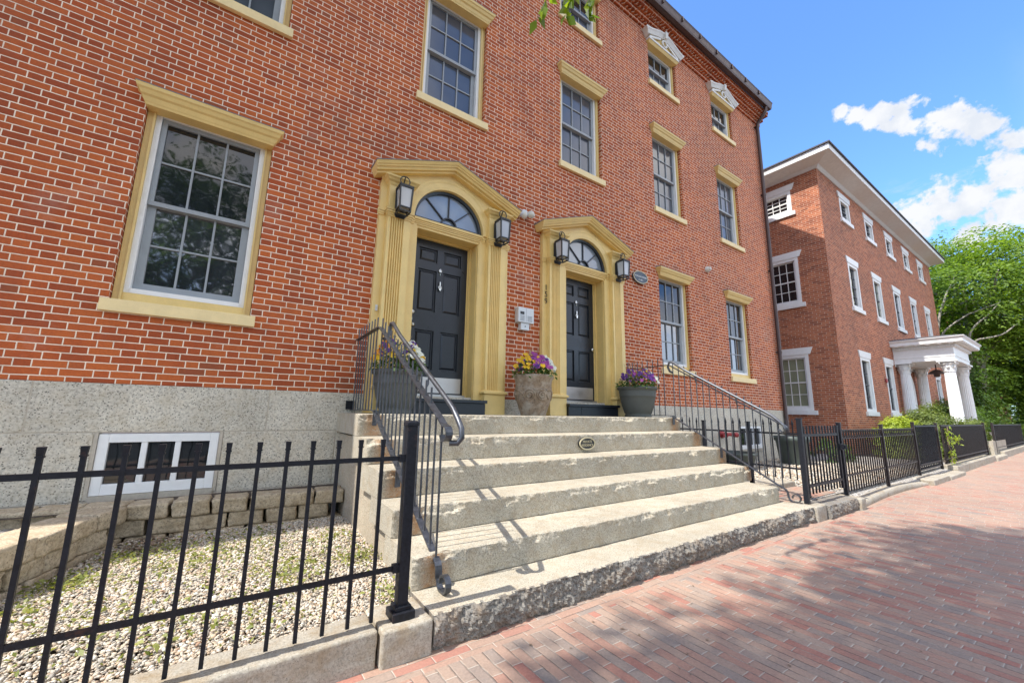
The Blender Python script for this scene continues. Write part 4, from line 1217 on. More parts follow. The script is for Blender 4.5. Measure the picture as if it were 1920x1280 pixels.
# weeds in patches among the pebbles
pc = [(.85, 3.9, .22, 260), (.35, 4.1, .4, 380), (-.1, 3.8, .4, 300), (.5, 3.3, .35, 260), (-.45, 4.2, .25, 160), (.95, 3.3, .2, 120), (-.7, 3.7, .18, 170), (-.85, 3.3, .2, 170), (.2, 2.75, .4, 110), (-.3, 2.8, .4, 110), (.9, 2.55, .15, 60), (0, 4.35, .5, 150), (-.5, 3.1, .3, 120)]
Pw = []
for x, y, r, n_ in pc:
    n_ = int(n_*1.6); a = rng.normal(0, r*.55, (n_, 2)); Pw.append(np.concatenate([a+[x, y], rng.uniform(-1.085, -1.05, (n_, 1))], 1))
Pw = np.concatenate(Pw); ok = (Pw[:, 0] < 1.03) & (Pw[:, 1] > 2.4) & (Pw[:, 1] < 4.5) & (Pw[:, 0] > np.interp(Pw[:, 1], wallx[:, 0], wallx[:, 1])+.03); Pw = Pw[ok]
Nw = rng.normal(0, .6, Pw.shape); Nw[:, 2] = 1
o = obj('weeds', leafmesh('weeds', Pw, Nw, rng.uniform(.015, .042, len(Pw)), m_weed, None, .55)); o['kind'] = 'stuff'; o['label'] = 'small green weeds among the pebbles'
Pl = np.concatenate([rng.normal(0, .10, (90, 2))+[-.42, 4.33], rng.uniform(-1.075, -1.045, (90, 1))], 1)
Nl = rng.normal(0, .4, Pl.shape); Nl[:, 2] = 1
o = obj('dead_leaves', leafmesh('dead_leaves', Pl, Nl, rng.uniform(.03, .055, len(Pl)), m_twig, None, .6)); o['kind'] = 'stuff'; o['label'] = 'brown dead leaves in the corner of the block wall'

Pp = np.stack([rng.uniform(.8, 9, 90), 2.1-np.abs(rng.normal(0, .8, 90)), np.full(90, G+.004)], 1)
Np = rng.normal(0, .15, Pp.shape); Np[:, 2] = 1
o = obj('litter', leafmesh('litter', Pp, Np, rng.uniform(.008, .028, 90), m_twig, None, .6)); o['kind'] = 'stuff'; o['label'] = 'scraps of dry leaf on the pavement'
# ------------------------------------------------------------------ planters and pansies
def planter(nm, label, x, y, prof, mat, extra=None):
    t = thing(nm, label, 'planter', (x, y, -.038))
    b = MB(); b.lathe(prof, 40); obj('pot', b.mesh('pot', mat), t, T(x, y, -.036))
    if extra: extra(t, x, y)
    s = MB(); zr = prof[-2][1]; s.lathe([(prof[-2][0]-.02, zr-.03), (.001, zr-.02)], 24); obj('soil', s.mesh('soil', m_soil), t, T(x, y, -.036))
    return t
def urn_relief(t, x, y):
    b = MB(); R0 = .258
    for a0 in (-100, -20, 60, 140, 220):
        for (r, zz) in ((.075, .30),):
            pts = []
            for k in range(26):
                u = k/25; ang = 2.3*2*PI*u; rr = .085*(1-u*.85)
                da = rr*math.cos(ang)/R0; zz2 = .27+rr*math.sin(ang); th = math.radians(a0)+da
                Rr = float(np.interp(zz2, [q[1] for q in urn], [q[0] for q in urn]))+.003
                pts.append((Rr*math.cos(th), Rr*math.sin(th), zz2))
            b.tube(pts, .013, 6)
        pts = []
        for k in range(12):
            u = k/11; th = math.radians(a0+15+u*55); zz2 = .34+.05*math.sin(u*PI)-.12*u
            Rr = float(np.interp(zz2, [q[1] for q in urn], [q[0] for q in urn]))+.003; pts.append((Rr*math.cos(th), Rr*math.sin(th), zz2))
        b.tube(pts, .012, 6)
    obj('relief', b.mesh('relief', m_urn), t, T(x, y, -.036))
urn = [(r*.77, z) for r, z in [(.225, 0), (.225, .01), (.26, .08), (.305, .19), (.332, .30), (.335, .38), (.328, .42), (.335, .43), (.328, .44), (.335, .45), (.345, .49), (.37, .515), (.375, .54), (.36, .555), (.33, .55), (.32, .52)]]
grey = [(.245, 0), (.25, .02), (.235, .04), (.255, .06), (.30, .18), (.325, .28), (.335, .32), (.342, .325), (.336, .335), (.348, .41), (.345, .425), (.372, .43), (.378, .46), (.372, .475), (.35, .475), (.33, .45)]
small = [(r*.90, z*1.0) for r, z in grey]
planter('urn_planter', 'weathered brown stone urn with spiral relief between the two doors', 3.46, 4.50, urn, m_urn, urn_relief)
planter('grey_planter', 'dark grey round pot right of the farther door', 5.69, 4.48, [(r*.98, z*1.05) for r, z in small], m_potgrey)
planter('grey_planter', 'large dark grey round pot behind the near handrail', 1.50, 4.48, [(r*.74, z*1.0) for r, z in grey], m_potgrey)
def pansies(label, x, y, z, R, cols, nl=420, nf=60, hgt=.2, seed=0, twigs=0):
    t = thing('pansies', label, 'flowers', (x, y, z), 'pansies in the doorstep pots')
    hgt *= 1.65; nf = int(nf*1.1)
    a = rng.uniform(0, 2*PI, nl); r = R*np.sqrt(rng.random(nl))*1.08
    dome = lambda r_: hgt*.75*(1-(r_/(R*1.25))**2)
    P = np.stack([x+r*np.cos(a), y+r*np.sin(a), z+rng.random(nl)*np.maximum(.02, dome(r))+.0], 1)
    N = np.stack([np.cos(a)*.6, np.sin(a)*.6, np.full(nl, .8)], 1)+rng.normal(0, .5, (nl, 3))
    obj('foliage', leafmesh('foliage', P, N, rng.uniform(.035, .07, nl), m_leaf_pot, None, .55), t)
    for name, a0, a1, share in cols:
        n_ = int(nf*share); V = []; F = []; nv = 0
        for k in range(n_):
            th = math.radians(random.uniform(a0, a1)); rr = R*math.sqrt(random.uniform(.25, 1.15))
            zz = z + dome(min(rr, R*1.1)) + random.uniform(.015, .06)
            c = np.array([x+rr*math.cos(th), y+rr*math.sin(th), zz])
            fw = np.array([-.25+.5*random.uniform(-1, 1), -1+.3*random.uniform(-1, 1), .45+.4*random.uniform(-1, 1)]); fw /= np.linalg.norm(fw)
            sd = np.cross(fw, [0, 0, 1]); sd /= np.linalg.norm(sd); up = np.cross(sd, fw); s_ = random.uniform(.020, .029)
            for j, pa in enumerate((90-32, 90+32, 180-5, 5, 270)):
                pa = math.radians(pa); cc = c + (sd*math.cos(pa)+up*math.sin(pa))*s_*.62 + fw*(.002*j)
                ring = [cc + (sd*math.cos(q)+up*math.sin(q))*s_*.68 - fw*.004 for q in [2*PI*i/7 for i in range(7)]]
                V += ring; F.append(tuple(range(nv, nv+7))); nv += 7
        me = bpy.data.meshes.new(name+'_flowers'); me.from_pydata([tuple(p) for p in V], [], F); me.materials.append(m_pet[name]); me.update()
        obj('blossom', me, t)
    if twigs:
        b = MB()
        for k in range(twigs):
            th = random.uniform(0, 2*PI); r0 = random.uniform(0, R*.5); bx, by = x+r0*math.cos(th), y+.06+r0*math.sin(th)*.5
            lx, h_ = random.uniform(-.12, .12), random.uniform(.30, .52)
            pts = [(bx, by, z), (bx+lx*.35, by, z+h_*.5), (bx+lx, by+random.uniform(-.03, .05), z+h_)]
            b.tube(pts, [.003, .0025, .0015], 5)
            for q in range(9):
                u = .35+.65*q/9; px_, pz = bx+lx*u**1.3, z+h_*u
                b.lathe([(.001, 0), (.006, .006), (.004, .014), (.001, .018)], 5, (px_+random.uniform(-.008, .008), by+random.uniform(-.006, .006), pz))
        obj('twig', b.mesh('twig', m_twig), t)
    return t
pansies('yellow, magenta and white pansies in the stone urn', 3.46, 4.50, .485, .285, [('yellow', 150, 260, .30), ('purple', 225, 300, .12), ('magenta', 225, 290, .33), ('white', 285, 375, .55), ('purple', 40, 140, .1)], 520, 95, .26, 0, 7)
pansies('purple and white pansies in the grey pot by the farther door', 5.69, 4.48, .44, .325, [('purple', 150, 290, .55), ('magenta', 200, 280, .1), ('white', 285, 345, .40), ('yellow', 250, 330, .06)], 560, 75, .26, 1, 9)
pansies('yellow, purple and white pansies in the pot behind the near handrail', 1.50, 4.48, .42, .27, [('orange', 170, 230, .2), ('yellow', 170, 350, .22), ('purple', 170, 380, .30), ('white', 280, 360, .35)], 560, 85, .30, 2, 8)

# side-yard tubs
def tub(label, x, y, r, h, mat=m_bin):
    b = MB(); b.lathe([(r*.78, 0), (r*.8, .02), (r*.97, h*.8), (r*1.06, h*.84), (r*1.08, h), (r*.98, h), (r*.9, h*.8)], 28)
    return tag(obj('garden_tub', b.mesh('garden_tub', mat), None, T(x, y, -1.068)), label, 'tub', 'tubs in the side yard')
tub('dark green tub by the downspout with a white numeral standing in it', 10.9, 4.22, .34, .64)
tub('dark green tub below the basement window behind the side fence', 8.75, 4.5, .42, .34)
o = tag(obj('numeral', text_mesh('7', .26, m_white, .01), None, T(10.98, 4.05, -.33) @ RX), 'white numeral 7 standing in the tub by the downspout', 'numeral')

# ------------------------------------------------------------------ the neighbouring house
X2, Y2, Z2 = 15.35, 4.4, 8.42
X2E, Y2E = 30.9, 17.0
nb = thing('brick_mansion', 'three-storey red brick house with white lintels, broad white eaves and a portico', 'house', (23, 10, G))
CW2 = [17.75+2.72*k for k in range(5)]
holes = []
FW = {'ground': (.10, 2.28), 'upper': (3.66, 5.64), 'attic': (6.95, 8.12)}
for k, c in enumerate(CW2):
    for nm, (a, t_) in FW.items():
        if nm == 'ground' and k == 2: continue
        holes.append((c-.5, c+.5, a+.14, t_-.22))
b = MB(); wall_with_holes(b, X2, X2E, G, Z2, Y2, holes, .16)
b.add([(X2E,Y2,G),(X2E,Y2E,G),(X2E,Y2E,Z2),(X2E,Y2,Z2)], [(0,1,2,3)]); b.add([(X2E,Y2E,G),(X2,Y2E,G),(X2,Y2E,Z2),(X2E,Y2E,Z2)], [(0,1,2,3)])
nf = len(b.f)
sh = []
for nm, (a, t_) in FW.items():
    for yc_ in (5.72, 9.3, 12.9): sh.append((yc_-.5, yc_+.5, a+.14, t_-.22))
b2 = MB(); wall_with_holes(b2, Y2, Y2E, G, Z2, 0, [(-h[1]+Y2+Y2E, -h[0]+Y2+Y2E, h[2], h[3]) for h in sh], .16)
# (u, d, z) -> wall x = X2 + d, y = Y2 + Y2E - u
b.add([(X2+d, Y2+Y2E-u, z) for u, d, z in b2.v], b2.f)
obj('wall', b.mesh('mansion_wall', m_brick2), nb)
NWC = {}
def nb_window(kind, M, glassmat, dark=True):
    H = {'ground': 2.18, 'upper': 1.98, 'attic': 1.17}[kind]; kind += '_d' if dark else '_w'
    if kind not in NWC:
        f = MB(); z0, z1, w = .14, H-.22, .5
        f.box(-w, -w+.10, -.012, .14, z0, z1); f.box(w-.10, w, -.012, .14, z0, z1); f.box(-w+.10, w-.10, -.012, .14, z1-.10, z1); f.box(-w+.1, w-.1, -.012, .14, z0, z0+.09)
        g = .06; f.box(-w+.1, -w+.1+g, .05, .13, z0+.09, z1-.1); f.box(w-.1-g, w-.1, .05, .13, z0+.09, z1-.1)
        l = MB(); l.prism([(-.56, H-.219), (.56, H-.219), (.64, H), (-.64, H)], -.03, .05)
        s = MB(); s.box(-.60, .60, -.06, .14, 0, .139)
        q = MB(); x0, x1, a, e = -w+.1+g, w-.1-g, z0+.09, z1-.10; zm = (a+e)/2
        q.box(x0, x1, .055, .10, zm-.022, zm+.022); q.box(x0, x1, .06, .1, a, a+.05); q.box(x0, x1, .06, .1, e-.04, e)
        for k in (1, 2):
            x = x0+(x1-x0)*k/3; q.box(x-.011, x+.011, .062, .09, a+.05, e-.04)
        for zz in ((a+.05+zm-.022)/2, (zm+.022+e-.04)/2):
            for k in range(3): q.box(x0+(x1-x0)*k/3+.011, x0+(x1-x0)*(k+1)/3-.011, .064, .09, zz-.011, zz+.011)
        NWC[kind] = (f.mesh('mansion_window', m_white), l.mesh('mansion_lintel', m_white), s.mesh('mansion_sill', m_white), q.mesh('mansion_sash', m_slate if dark else m_whiteold), (x0, x1, a, e))
    f, l, s, q, (x0, x1, a, e) = NWC[kind]
    o = obj('window', f, nb, M); obj('lintel', l, o, M); obj('sill', s, o, M); obj('sash', q, o, M)
    key = (kind, glassmat.name)
    if key not in NWC: NWC[key] = MB().add([(x0,.08,a),(x1,.08,a),(x1,.08,e),(x0,.08,e)], [(0,1,2,3)]).mesh('pane', glassmat)
    obj('pane', NWC[key], o, M)
for k, c in enumerate(CW2):
    for nm, (a, t_) in FW.items():
        if nm == 'ground' and k == 2: continue
        nb_window(nm, T(c, Y2, a), m_blind if (nm == 'upper' and k in (1, 4)) else m_glass)
for nm, (a, t_) in FW.items():
    for yc_ in (5.72, 9.3, 12.9):
        nb_window(nm, T(X2, yc_, a) @ RZ(-PI/2), m_blind if nm == 'ground' else m_glass, False)
# eaves, fascia, hipped roof
def ring2(o_, z): return [(X2-o_, Y2-o_, z), (X2E+o_, Y2-o_, z), (X2E+o_, Y2E+o_, z), (X2-o_, Y2E+o_, z)]
b = MB(); b.loft([ring2(.02, Z2-.10), ring2(.10, Z2-.02), ring2(.50, Z2+.10), ring2(.55, Z2+.11), ring2(.55, Z2+.30), ring2(.50, Z2+.30)], True)
obj('eaves', b.mesh('eaves', m_whiteold), nb)
b = MB(); b.loft([ring2(.60, Z2+.302), ring2(.60, Z2+.35), ring2(-4.5, Z2+1.9)], True); obj('roof', b.mesh('mansion_roof', m_slate), nb)
b = MB(); b.tube([(X2+4.4, Y2-.03, 1.4), (X2+4.4, Y2-.06, 1.4)], .09, 12)
tag(obj('alarm_bell', b.mesh('alarm_bell', m_red)), 'small red alarm bell on the mansion wall left of the portico', 'alarm bell')
# portico
PX0, PX1, PY, PZB, PZT = 21.55, 24.05, 2.98, -.42, 2.18
pt = obj('portico', (lambda b: (b.box(PX0-.5, PX1+.5, PY-.45, Y2, G, PZB), b.box(PX0-.3, PX1+.3, PY-.75, PY-.45, G, PZB-.25), b)[-1])(MB()).mesh('portico_floor', m_kerb), nb)
def column_mesh():
    b = MB(); n = 40; H = PZT-PZB; r0, r1 = .178, .15
    def fl(z, r): return [((r-(.014 if k % 2 else 0))*math.cos(2*PI*k/n), (r-(.014 if k % 2 else 0))*math.sin(2*PI*k/n), z) for k in range(n)]
    b.box(-.27, .27, -.27, .27, 0, .07); b.lathe([(.26, .07), (.27, .10), (.25, .125), (.225, .135), (.24, .16), (.22, .18)], 28)
    zs = [.18+(H-.18-.42)*k/10 for k in range(11)]
    b.loft([fl(z, r0+(r1-r0)*((z-.18)/(H-.6))**1.4) for z in zs], True)
    zc_ = H-.42
    b.lathe([(.165, zc_), (.17, zc_+.02), (.155, zc_+.035), (.16, zc_+.2), (.22, zc_+.34)], 28)
    for row, (zz, rr, n_, hh) in enumerate(((.04, .165, 8, .13), (.15, .172, 8, .14))):
        for k in range(n_):
            a = 2*PI*(k+.5*row)/n_; c, s_ = math.cos(a), math.sin(a); w = .06
            pts = []
            for (u, dr) in ((0, 0), (.5, .012), (.8, .03), (1.0, .06), (.9, .075)): pts.append((rr+dr, zc_+zz+hh*u))
            rings = [[(r_*c - s_*w*q*(1-.55*i/4), r_*s_ + c*w*q*(1-.55*i/4), z_) for q in (-1, 1)] + [((r_-.012)*c + s_*-w*.0*q, (r_-.012)*s_, z_) for q in (1,)] for i, (r_, z_) in enumerate(pts)]
            b.loft(rings)
    for sx in (-1, 1):
        for sy in (-1, 1): b.torus((sx*.2, sy*.2, zc_+.32), .04, .018, 'y', 12, 6)
    b.box(-.27, .27, -.27, .27, zc_+.36, zc_+.42)
    return b.mesh('column', m_white)
cm = column_mesh()
for (x, y) in ((PX0, PY), (PX1, PY), (PX0, Y2-.22), (PX1, Y2-.22)): obj('column', cm, pt, T(x, y, PZB))
b = MB(); e0 = (PX0-.21, PX1+.21, PY-.21)
def pring(g, z): return [(e0[0]-g, e0[2]-g, z), (e0[1]+g, e0[2]-g, z), (e0[1]+g, Y2, z), (e0[0]-g, Y2, z)]
b.loft([pring(0, PZT), pring(0, PZT+.14), pring(.02, PZT+.145), pring(.02, PZT+.19), pring(.0, PZT+.195), pring(.0, PZT+.46), pring(.05, PZT+.47), pring(.05, PZT+.58), pring(.10, PZT+.59), pring(.30, PZT+.62), pring(.30, PZT+.72), pring(.36, PZT+.80), pring(.36, PZT+.82)])
for k in range(42):
    x = e0[0]-.06+(e0[1]-e0[0]+.12)*k/41; b.box(x-.02, x+.02, e0[2]-.09, e0[2]-.05, PZT+.49, PZT+.56)
for k in range(24):
    y = e0[2]-.06+(Y2-e0[2])*k/23; b.box(e0[0]-.09, e0[0]-.05, y-.02, y+.02, PZT+.49, PZT+.56)
for k in range(9):
    x = e0[0]-.1+(e0[1]-e0[0]+.2)*k/8; b.box(x-.06, x+.06, e0[2]-.28, e0[2]-.08, PZT+.585, PZT+.618)
for k in range(6):
    y = e0[2]+(Y2-e0[2])*k/5.5; b.box(e0[0]-.28, e0[0]-.08, y-.06, y+.06, PZT+.585, PZT+.618)
obj('entablature', b.mesh('entablature', m_white), pt)
b = MB(); b.loft([pring(.34, PZT+.822), pring(.34, PZT+.84), pring(-.2, PZT+.95)]); obj('portico_roof', b.mesh('portico_roof', m_slate), pt)
b = MB(); xc2 = (PX0+PX1)/2; n_ = 24
b.loft([[(xc2+r*math.cos(PI*k/n_), y, 1.15+r*math.sin(PI*k/n_)) for r, y in ((.62, Y2-.06), (.80, Y2-.06), (.80, Y2+.0), (.62, Y2+.0))] for k in range(n_+1)])
for s_ in (-1, 1): b.box(*sorted((xc2+s_*.62, xc2+s_*.80)), Y2-.06, Y2, PZB, 1.15)
obj('door_arch', b.mesh('door_arch', m_white), pt)
b = MB(); b.box(xc2-.62, xc2+.62, Y2-.03, Y2-.002, PZB, 1.15); b.prism([(xc2+.62*math.cos(PI*k/16), 1.15+.62*math.sin(PI*k/16)) for k in range(17)], Y2-.025, Y2-.002)
obj('mansion_door', b.mesh('mansion_door', m_whiteold), pt)
b = MB(); b.lathe([(.02, .32), (.02, .12), (.10, .10), (.25, -.02), (.25, -.05), (.10, -.04), (.09, -.16), (.03, -.18)], 18)
tag(obj('hanging_lamp', b.mesh('hanging_lamp', m_copper), None, T(xc2+.1, PY+.55, PZT-.32)), 'dark hanging lamp under the white portico', 'lamp')

# ------------------------------------------------------------------ shrubs, vine and trees
def shrub(label, x, y, z0, rx, ry, h, mat, n=2600, size=.07, clumps=22, cat='shrub', name='shrub', group=None, flatten=.6):
    t = thing(name, label, cat, (x, y, z0), group)
    P = []; N = []
    m = n//clumps
    for k in range(clumps):
        d = rng.normal(0, 1, 3); d[2] = abs(d[2]); d /= np.linalg.norm(d)
        kk = rng.uniform(.72, 1.0)*(1+.22*noise.noise(Vector(d*2.3)+Vector((x, y, 0))))
        c = np.array([x, y, z0])+d*np.array([rx, ry, h])*kk
        s_ = .115*(rx*ry*h)**(1/3)
        q = rng.normal(0, 1, (m, 3))*[s_, s_*.8, s_*flatten]+c
        P.append(q); N.append(rng.normal(0, .5, (m, 3))+d*1.2+[0, 0, .4])
    P = np.concatenate(P); N = np.concatenate(N); ok = (P[:, 2] > z0+.03) & (P[:, 1] > 2.36); P = P[ok]; N = N[ok]
    obj('foliage', leafmesh('foliage', P, N, rng.uniform(size*.6, size*1.3, len(P)), mat, None, .55), t)
    b = MB()
    for k in range(7):
        a = 2*PI*k/7+random.uniform(-.3, .3); b.tube([(x, y, z0-.15), (x+rx*.25*math.cos(a), y+ry*.25*math.sin(a), z0+h*.4), (x+rx*.6*math.cos(a), y+ry*.6*math.sin(a), z0+h*.72)], [.03, .02, .008], 6)
    obj('stem', b.mesh('stem', m_twig), t)
    return t
shrub('rounded lime-green shrub in front of the mansion', 16.4, 3.45, -1.1, 1.1, .6, 1.12, m_leaf_lime, 26000, .055, 260)
shrub('spreading yellow-green maple shrub beside the portico', 19.0, 3.3, -1.1, 1.6, .7, 1.62, m_leaf_maple, 26000, .07, 240)
shrub('lower yellow-green shrub directly before the portico columns', 21.4, 2.62, -1.1, 1.2, .35, 1.20, m_leaf_maple, 14000, .07, 140)
shrub('low dark green bush behind the scroll-topped panels', 12.6, 4.0, -1.07, .8, .4, .5, m_leaf_dark, 1500, .06, 20)
shrub('dark green hedge bush beyond the portico', 27.6, 4.0, -1.1, 2.2, 1.2, 2.1, m_leaf_dark, 22000, .10, 200)
shrub('tall dark bush past the end of the mansion', 33.0, 5.0, -1.2, 2.6, 1.8, 3.6, m_leaf_dark, 14000, .13, 100)
shrub('bright green bush behind the farthest fence', 36, 4.2, -1.2, 2.4, 1.4, 2.6, m_leaf_back, 12000, .12, 90)
# vine on the long dense panel
t = thing('climbing_vine', 'yellow-green vine climbing over the start of the long dense fence panel', 'vine', (14.3, 2.2, G))
b = MB(); pts = [(14.35+.10*math.sin(k*.9), 2.20, -1.0+.85*k/9) for k in range(10)]; b.tube(pts, .008, 6); b.tube([(14.4, 2.2, -.5), (14.9, 2.19, -.42), (15.4, 2.18, -.46)], .006, 6)
obj('stem', b.mesh('stem', m_twig), t)
P = np.concatenate([np.stack([14.4+rng.normal(0, .10, 90), np.full(90, 2.19)+rng.normal(0, .03, 90), rng.uniform(-1.0, -.2, 90)], 1), np.stack([rng.uniform(14.4, 15.5, 40), np.full(40, 2.18), rng.normal(-.45, .06, 40)], 1)])
obj('foliage', leafmesh('foliage', P, rng.normal(0, .5, P.shape)+[0, -1, .3], rng.uniform(.06, .12, len(P)), m_leaf_lime), t)

def limb(b, p, q, r0, r1, sag=.0, n=7, wob=.12):
    p = Vector(p); q = Vector(q); L = (q-p).length; pts = []; rr = []
    for k in range(n+1):
        t = k/n; c = p.lerp(q, t); w = wob*L*.3*math.sin(t*PI)
        c += Vector((fb(t*2+p.x, p.y, q.z, 1.0), fb(p.x, t*2+q.y, 1, 1.0), fb(q.x, p.z, t*2, 1.0)))*w + Vector((0, 0, sag*math.sin(t*PI)))
        pts.append(c); rr.append(r0+(r1-r0)*t)
    b.tube(pts, rr, 9); return pts
def sprays(centres, leaves, rad, tilt=.35, drop=.25, outward=None):
    """flat leafy sprays: every centre a loose disc of leaves that droops at its rim"""
    P = []; N = []; D = []
    for c in centres:
        m = leaves
        a = rng.uniform(0, 2*PI, m); r = rad*np.sqrt(rng.random(m))*rng.uniform(.7, 1.3)
        tx, ty = rng.normal(0, tilt, 2)
        if outward is not None:
            o_ = (c-outward); o_ = o_/(np.linalg.norm(o_)+1e-6); tx -= o_[0]*.35; ty -= o_[1]*.35
        x, y = r*np.cos(a), r*np.sin(a); z = x*tx+y*ty - drop*(r/rad)**2*rad*.6 + rng.normal(0, rad*.07, m)
        P.append(np.stack([x, y, z], 1)+c)
        N.append(np.stack([np.full(m, -tx), np.full(m, -ty), np.ones(m)], 1)+rng.normal(0, .35, (m, 3)))
        D.append(np.stack([np.cos(a), np.sin(a), np.full(m, -.4)], 1)+rng.normal(0, .4, (m, 3)))
    return np.concatenate(P), np.concatenate(N), np.concatenate(D)
def crown_centres(c, rad, n, shell=.55, lump=.35, keep=None):
    out = []
    while len(out) < n:
        d = rng.normal(0, 1, 3); d /= np.linalg.norm(d)
        k = (shell+(1-shell)*rng.random())*(1+lump*noise.fractal(Vector(d*1.7)+Vector(c), 1, 2, 3))
        if noise.noise(Vector(d*3.1)+Vector(c)*1.3) < -.32: continue
        p = np.array(c)+d*np.array(rad)*k
        if keep is None or keep(p): out.append(p)
    return out
def tree(label, base, crown, rad, n, leaves, sr, size, mat, bark, limbs, tr=.3, shell=.5, keep=None, name='tree', bare=()):
    t = thing(name, label, 'tree', base)
    b = MB(); top = (crown[0], crown[1], crown[2]-rad[2]*.35)
    limb(b, base, top, tr, tr*.45, 0, 9, .06)
    cs = crown_centres(crown, rad, n, shell, .35, keep)
    for k in range(limbs):
        q = cs[int(len(cs)*k/limbs)]; s_ = Vector(base).lerp(Vector(top), random.uniform(.45, .95))
        pts = limb(b, s_, tuple(q), tr*.38, .025, .2, 8, .22)
        for j in range(2):
            q2 = cs[random.randrange(len(cs))]
            if (Vector(q2)-pts[5]).length < max(rad)*.9: limb(b, pts[random.randrange(3, 6)], tuple(q2), tr*.14, .012, .1, 6, .2)
    for L in bare:
        Q = []
        for (p0, p1) in zip(L[:-1], L[1:]):
            for j in range(5): Q.append(Vector(p0).lerp(Vector(p1), j/5))
        Q.append(Vector(L[-1]))
        for it in range(3): Q = [Q[0]]+[(Q[i-1]+Q[i]*2+Q[i+1])/4 for i in range(1, len(Q)-1)]+[Q[-1]]
        Q = [q*1.045 + Vector((0, fb(q.z*.7, q.y, 1, 1.0)*.22, fb(q.y, q.z*.7, 5, 1.0)*.15 - q.z*.045)) for q in Q]
        b.tube(Q, [.075-.055*k/(len(Q)-1) for k in range(len(Q))], 8)
    obj('trunk', b.mesh('trunk', bark), t)
    P, N, D = sprays(cs, leaves, sr, .3, .3, np.array(crown))
    obj('crown', leafmesh('crown', P, N, rng.uniform(size*.6, size*1.25, len(P)), mat, D, .5, .1), t)
    return t
tree('broad bright green tree with pale limbs past the end of the mansion', (37.5, 4.6, G), (39.0, 3.6, 7.6), (6.0, 4.6, 4.9), 900, 80, 1.0, .20, m_leaf_back, m_limb, 26, .34, .45, None, 'tree', [[(35.5, 4.8, 1.5), (32.5, 4.86, 4.1), (32.4, 4.64, 5.6), (32.5, 4.34, 6.8), (32.8, 3.73, 8.4)], [(32.4, 4.7, 5.4), (32.5, 4.16, 7.4), (32.6, 3.69, 7.9)], [(36, 4.7, 2.6), (32.5, 4.65, 5.0), (32.5, 3.73, 5.8), (32.6, 2.33, 6.46)], [(36.5, 4.3, 2.6), (32.5, 3.66, 4.48), (32.5, 2.99, 5.55), (32.6, 2.36, 6.5)], [(36, 4.2, 3.0), (32.5, 3.6, 4.47), (32.5, 2.57, 4.52), (32.7, 1.69, 5.2)]])
tree('green tree behind the pale-limbed tree, filling the gap beside the mansion', (44, 8.5, G), (45, 8.0, 5.8), (6, 4.5, 5.6), 420, 60, 1.2, .24, m_leaf_dark, m_bark, 14, .35, .35)
tree('shorter dark tree over the far fence at the right edge', (43, 2.4, G), (43, 2.0, 3.0), (4.5, 2.6, 3.4), 330, 60, 1.0, .20, m_leaf_dark, m_bark, 12, .25, .3)
tree('far green tree closing the end of the street', (60, 3, G), (60, 3, 6), (8, 7, 6.5), 380, 55, 1.7, .34, m_leaf_back, m_bark, 10, .4, .35)
tree('small dark understorey tree in front of the pale-limbed trunk', (34.0, 4.9, G), (33.6, 4.4, 1.7), (2.2, 1.6, 2.7), 230, 60, .7, .15, m_leaf_dark, m_bark, 8, .12, .2)
tree('bright young tree in the gap past the last fence panel', (40.0, 2.5, G), (40.0, 2.2, 1.6), (2.6, 1.5, 2.6), 200, 60, .8, .17, m_leaf_back, m_bark, 8, .12, .2)
shrub('dark bush closing the far end of the pavement', 47, 2.4, -1.2, 4.0, 1.4, 2.2, m_leaf_dark, 14000, .16, 120)
# extra pale bare limbs of the big tree are part of it; a far brick house glints through the leaves
fh = thing('far_house', 'far orange-roofed brick house glimpsed through the trees', 'house', (66, 9, G))
b = MB(); b.box(60, 74, 6, 16, G, 8.5); obj('wall', b.mesh('far_wall', m_brick3), fh)
b = MB(); b.loft([[(59.6, 5.6, 8.5), (74.4, 5.6, 8.5), (74.4, 16.4, 8.5), (59.6, 16.4, 8.5)], [(63, 10.8, 12.5), (71, 10.8, 12.5), (71, 11.2, 12.5), (63, 11.2, 12.5)]]); obj('roof', b.mesh('far_roof', paint('orange_tile', (.42, .16, .07), .8, .2)), fh)
for yy in (7.5, 10.5):
    for zz in (1.2, 4.6):
        w_ = obj('window', MB().box(59.95, 60.0, yy-.6, yy+.6, zz, zz+2).mesh('far_window', m_white), fh); obj('pane', MB().box(59.93, 59.948, yy-.5, yy+.5, zz+.1, zz+1.9).mesh('far_pane', m_glass), w_)
# street tree over the camera: its crown dapples the pavement, one twig hangs into view
st = thing('street_tree', 'street tree whose drooping leafy twig hangs before the upper windows', 'tree', (-4.6, -1.9, G))
b = MB(); limb(b, (-4.6, -1.9, G), (-3.6, -1.5, 9.6), .26, .13, 0, 9, .05)
cs = []
rs = np.random.default_rng(5)
while len(cs) < 1150:
    p = np.array([rs.uniform(-7.5, .6), rs.uniform(-4.2, 1.95), rs.uniform(9.5, 12.8)])
    gx, gy = p[0]+.67*(p[2]+1.235), p[1]-.035*(p[2]+1.235)
    edge = 1.62 + .28*math.sin(gx*1.3+.6) + .18*math.sin(gx*3.7) - (.0 if gx < 6.2 else (gx-6.2)*.75)
    if gx < 1.1 and gy > .9: continue
    if gy > edge: continue
    if noise.noise(Vector((gx*.9, gy*1.3, 3))) < -.40: continue
    cs.append(p)
for k in range(22):
    q = cs[int(len(cs)*k/22)]; limb(b, (-3.75+random.uniform(-.2, .1), -1.55, random.uniform(7.2, 9.4)), tuple(q), .07, .015, .3, 8, .2)
pts = [Vector(p) for p in ((-3.7, -1.5, 8.2), (-1.2, -.1, 8.6), (.6, 1.2, 6.9), (1.55, 1.8, 5.3), (1.75, 1.97, 4.2), (1.74, 2.0, 3.55), (1.66, 2.0, 3.2), (1.53, 2.0, 2.86))]
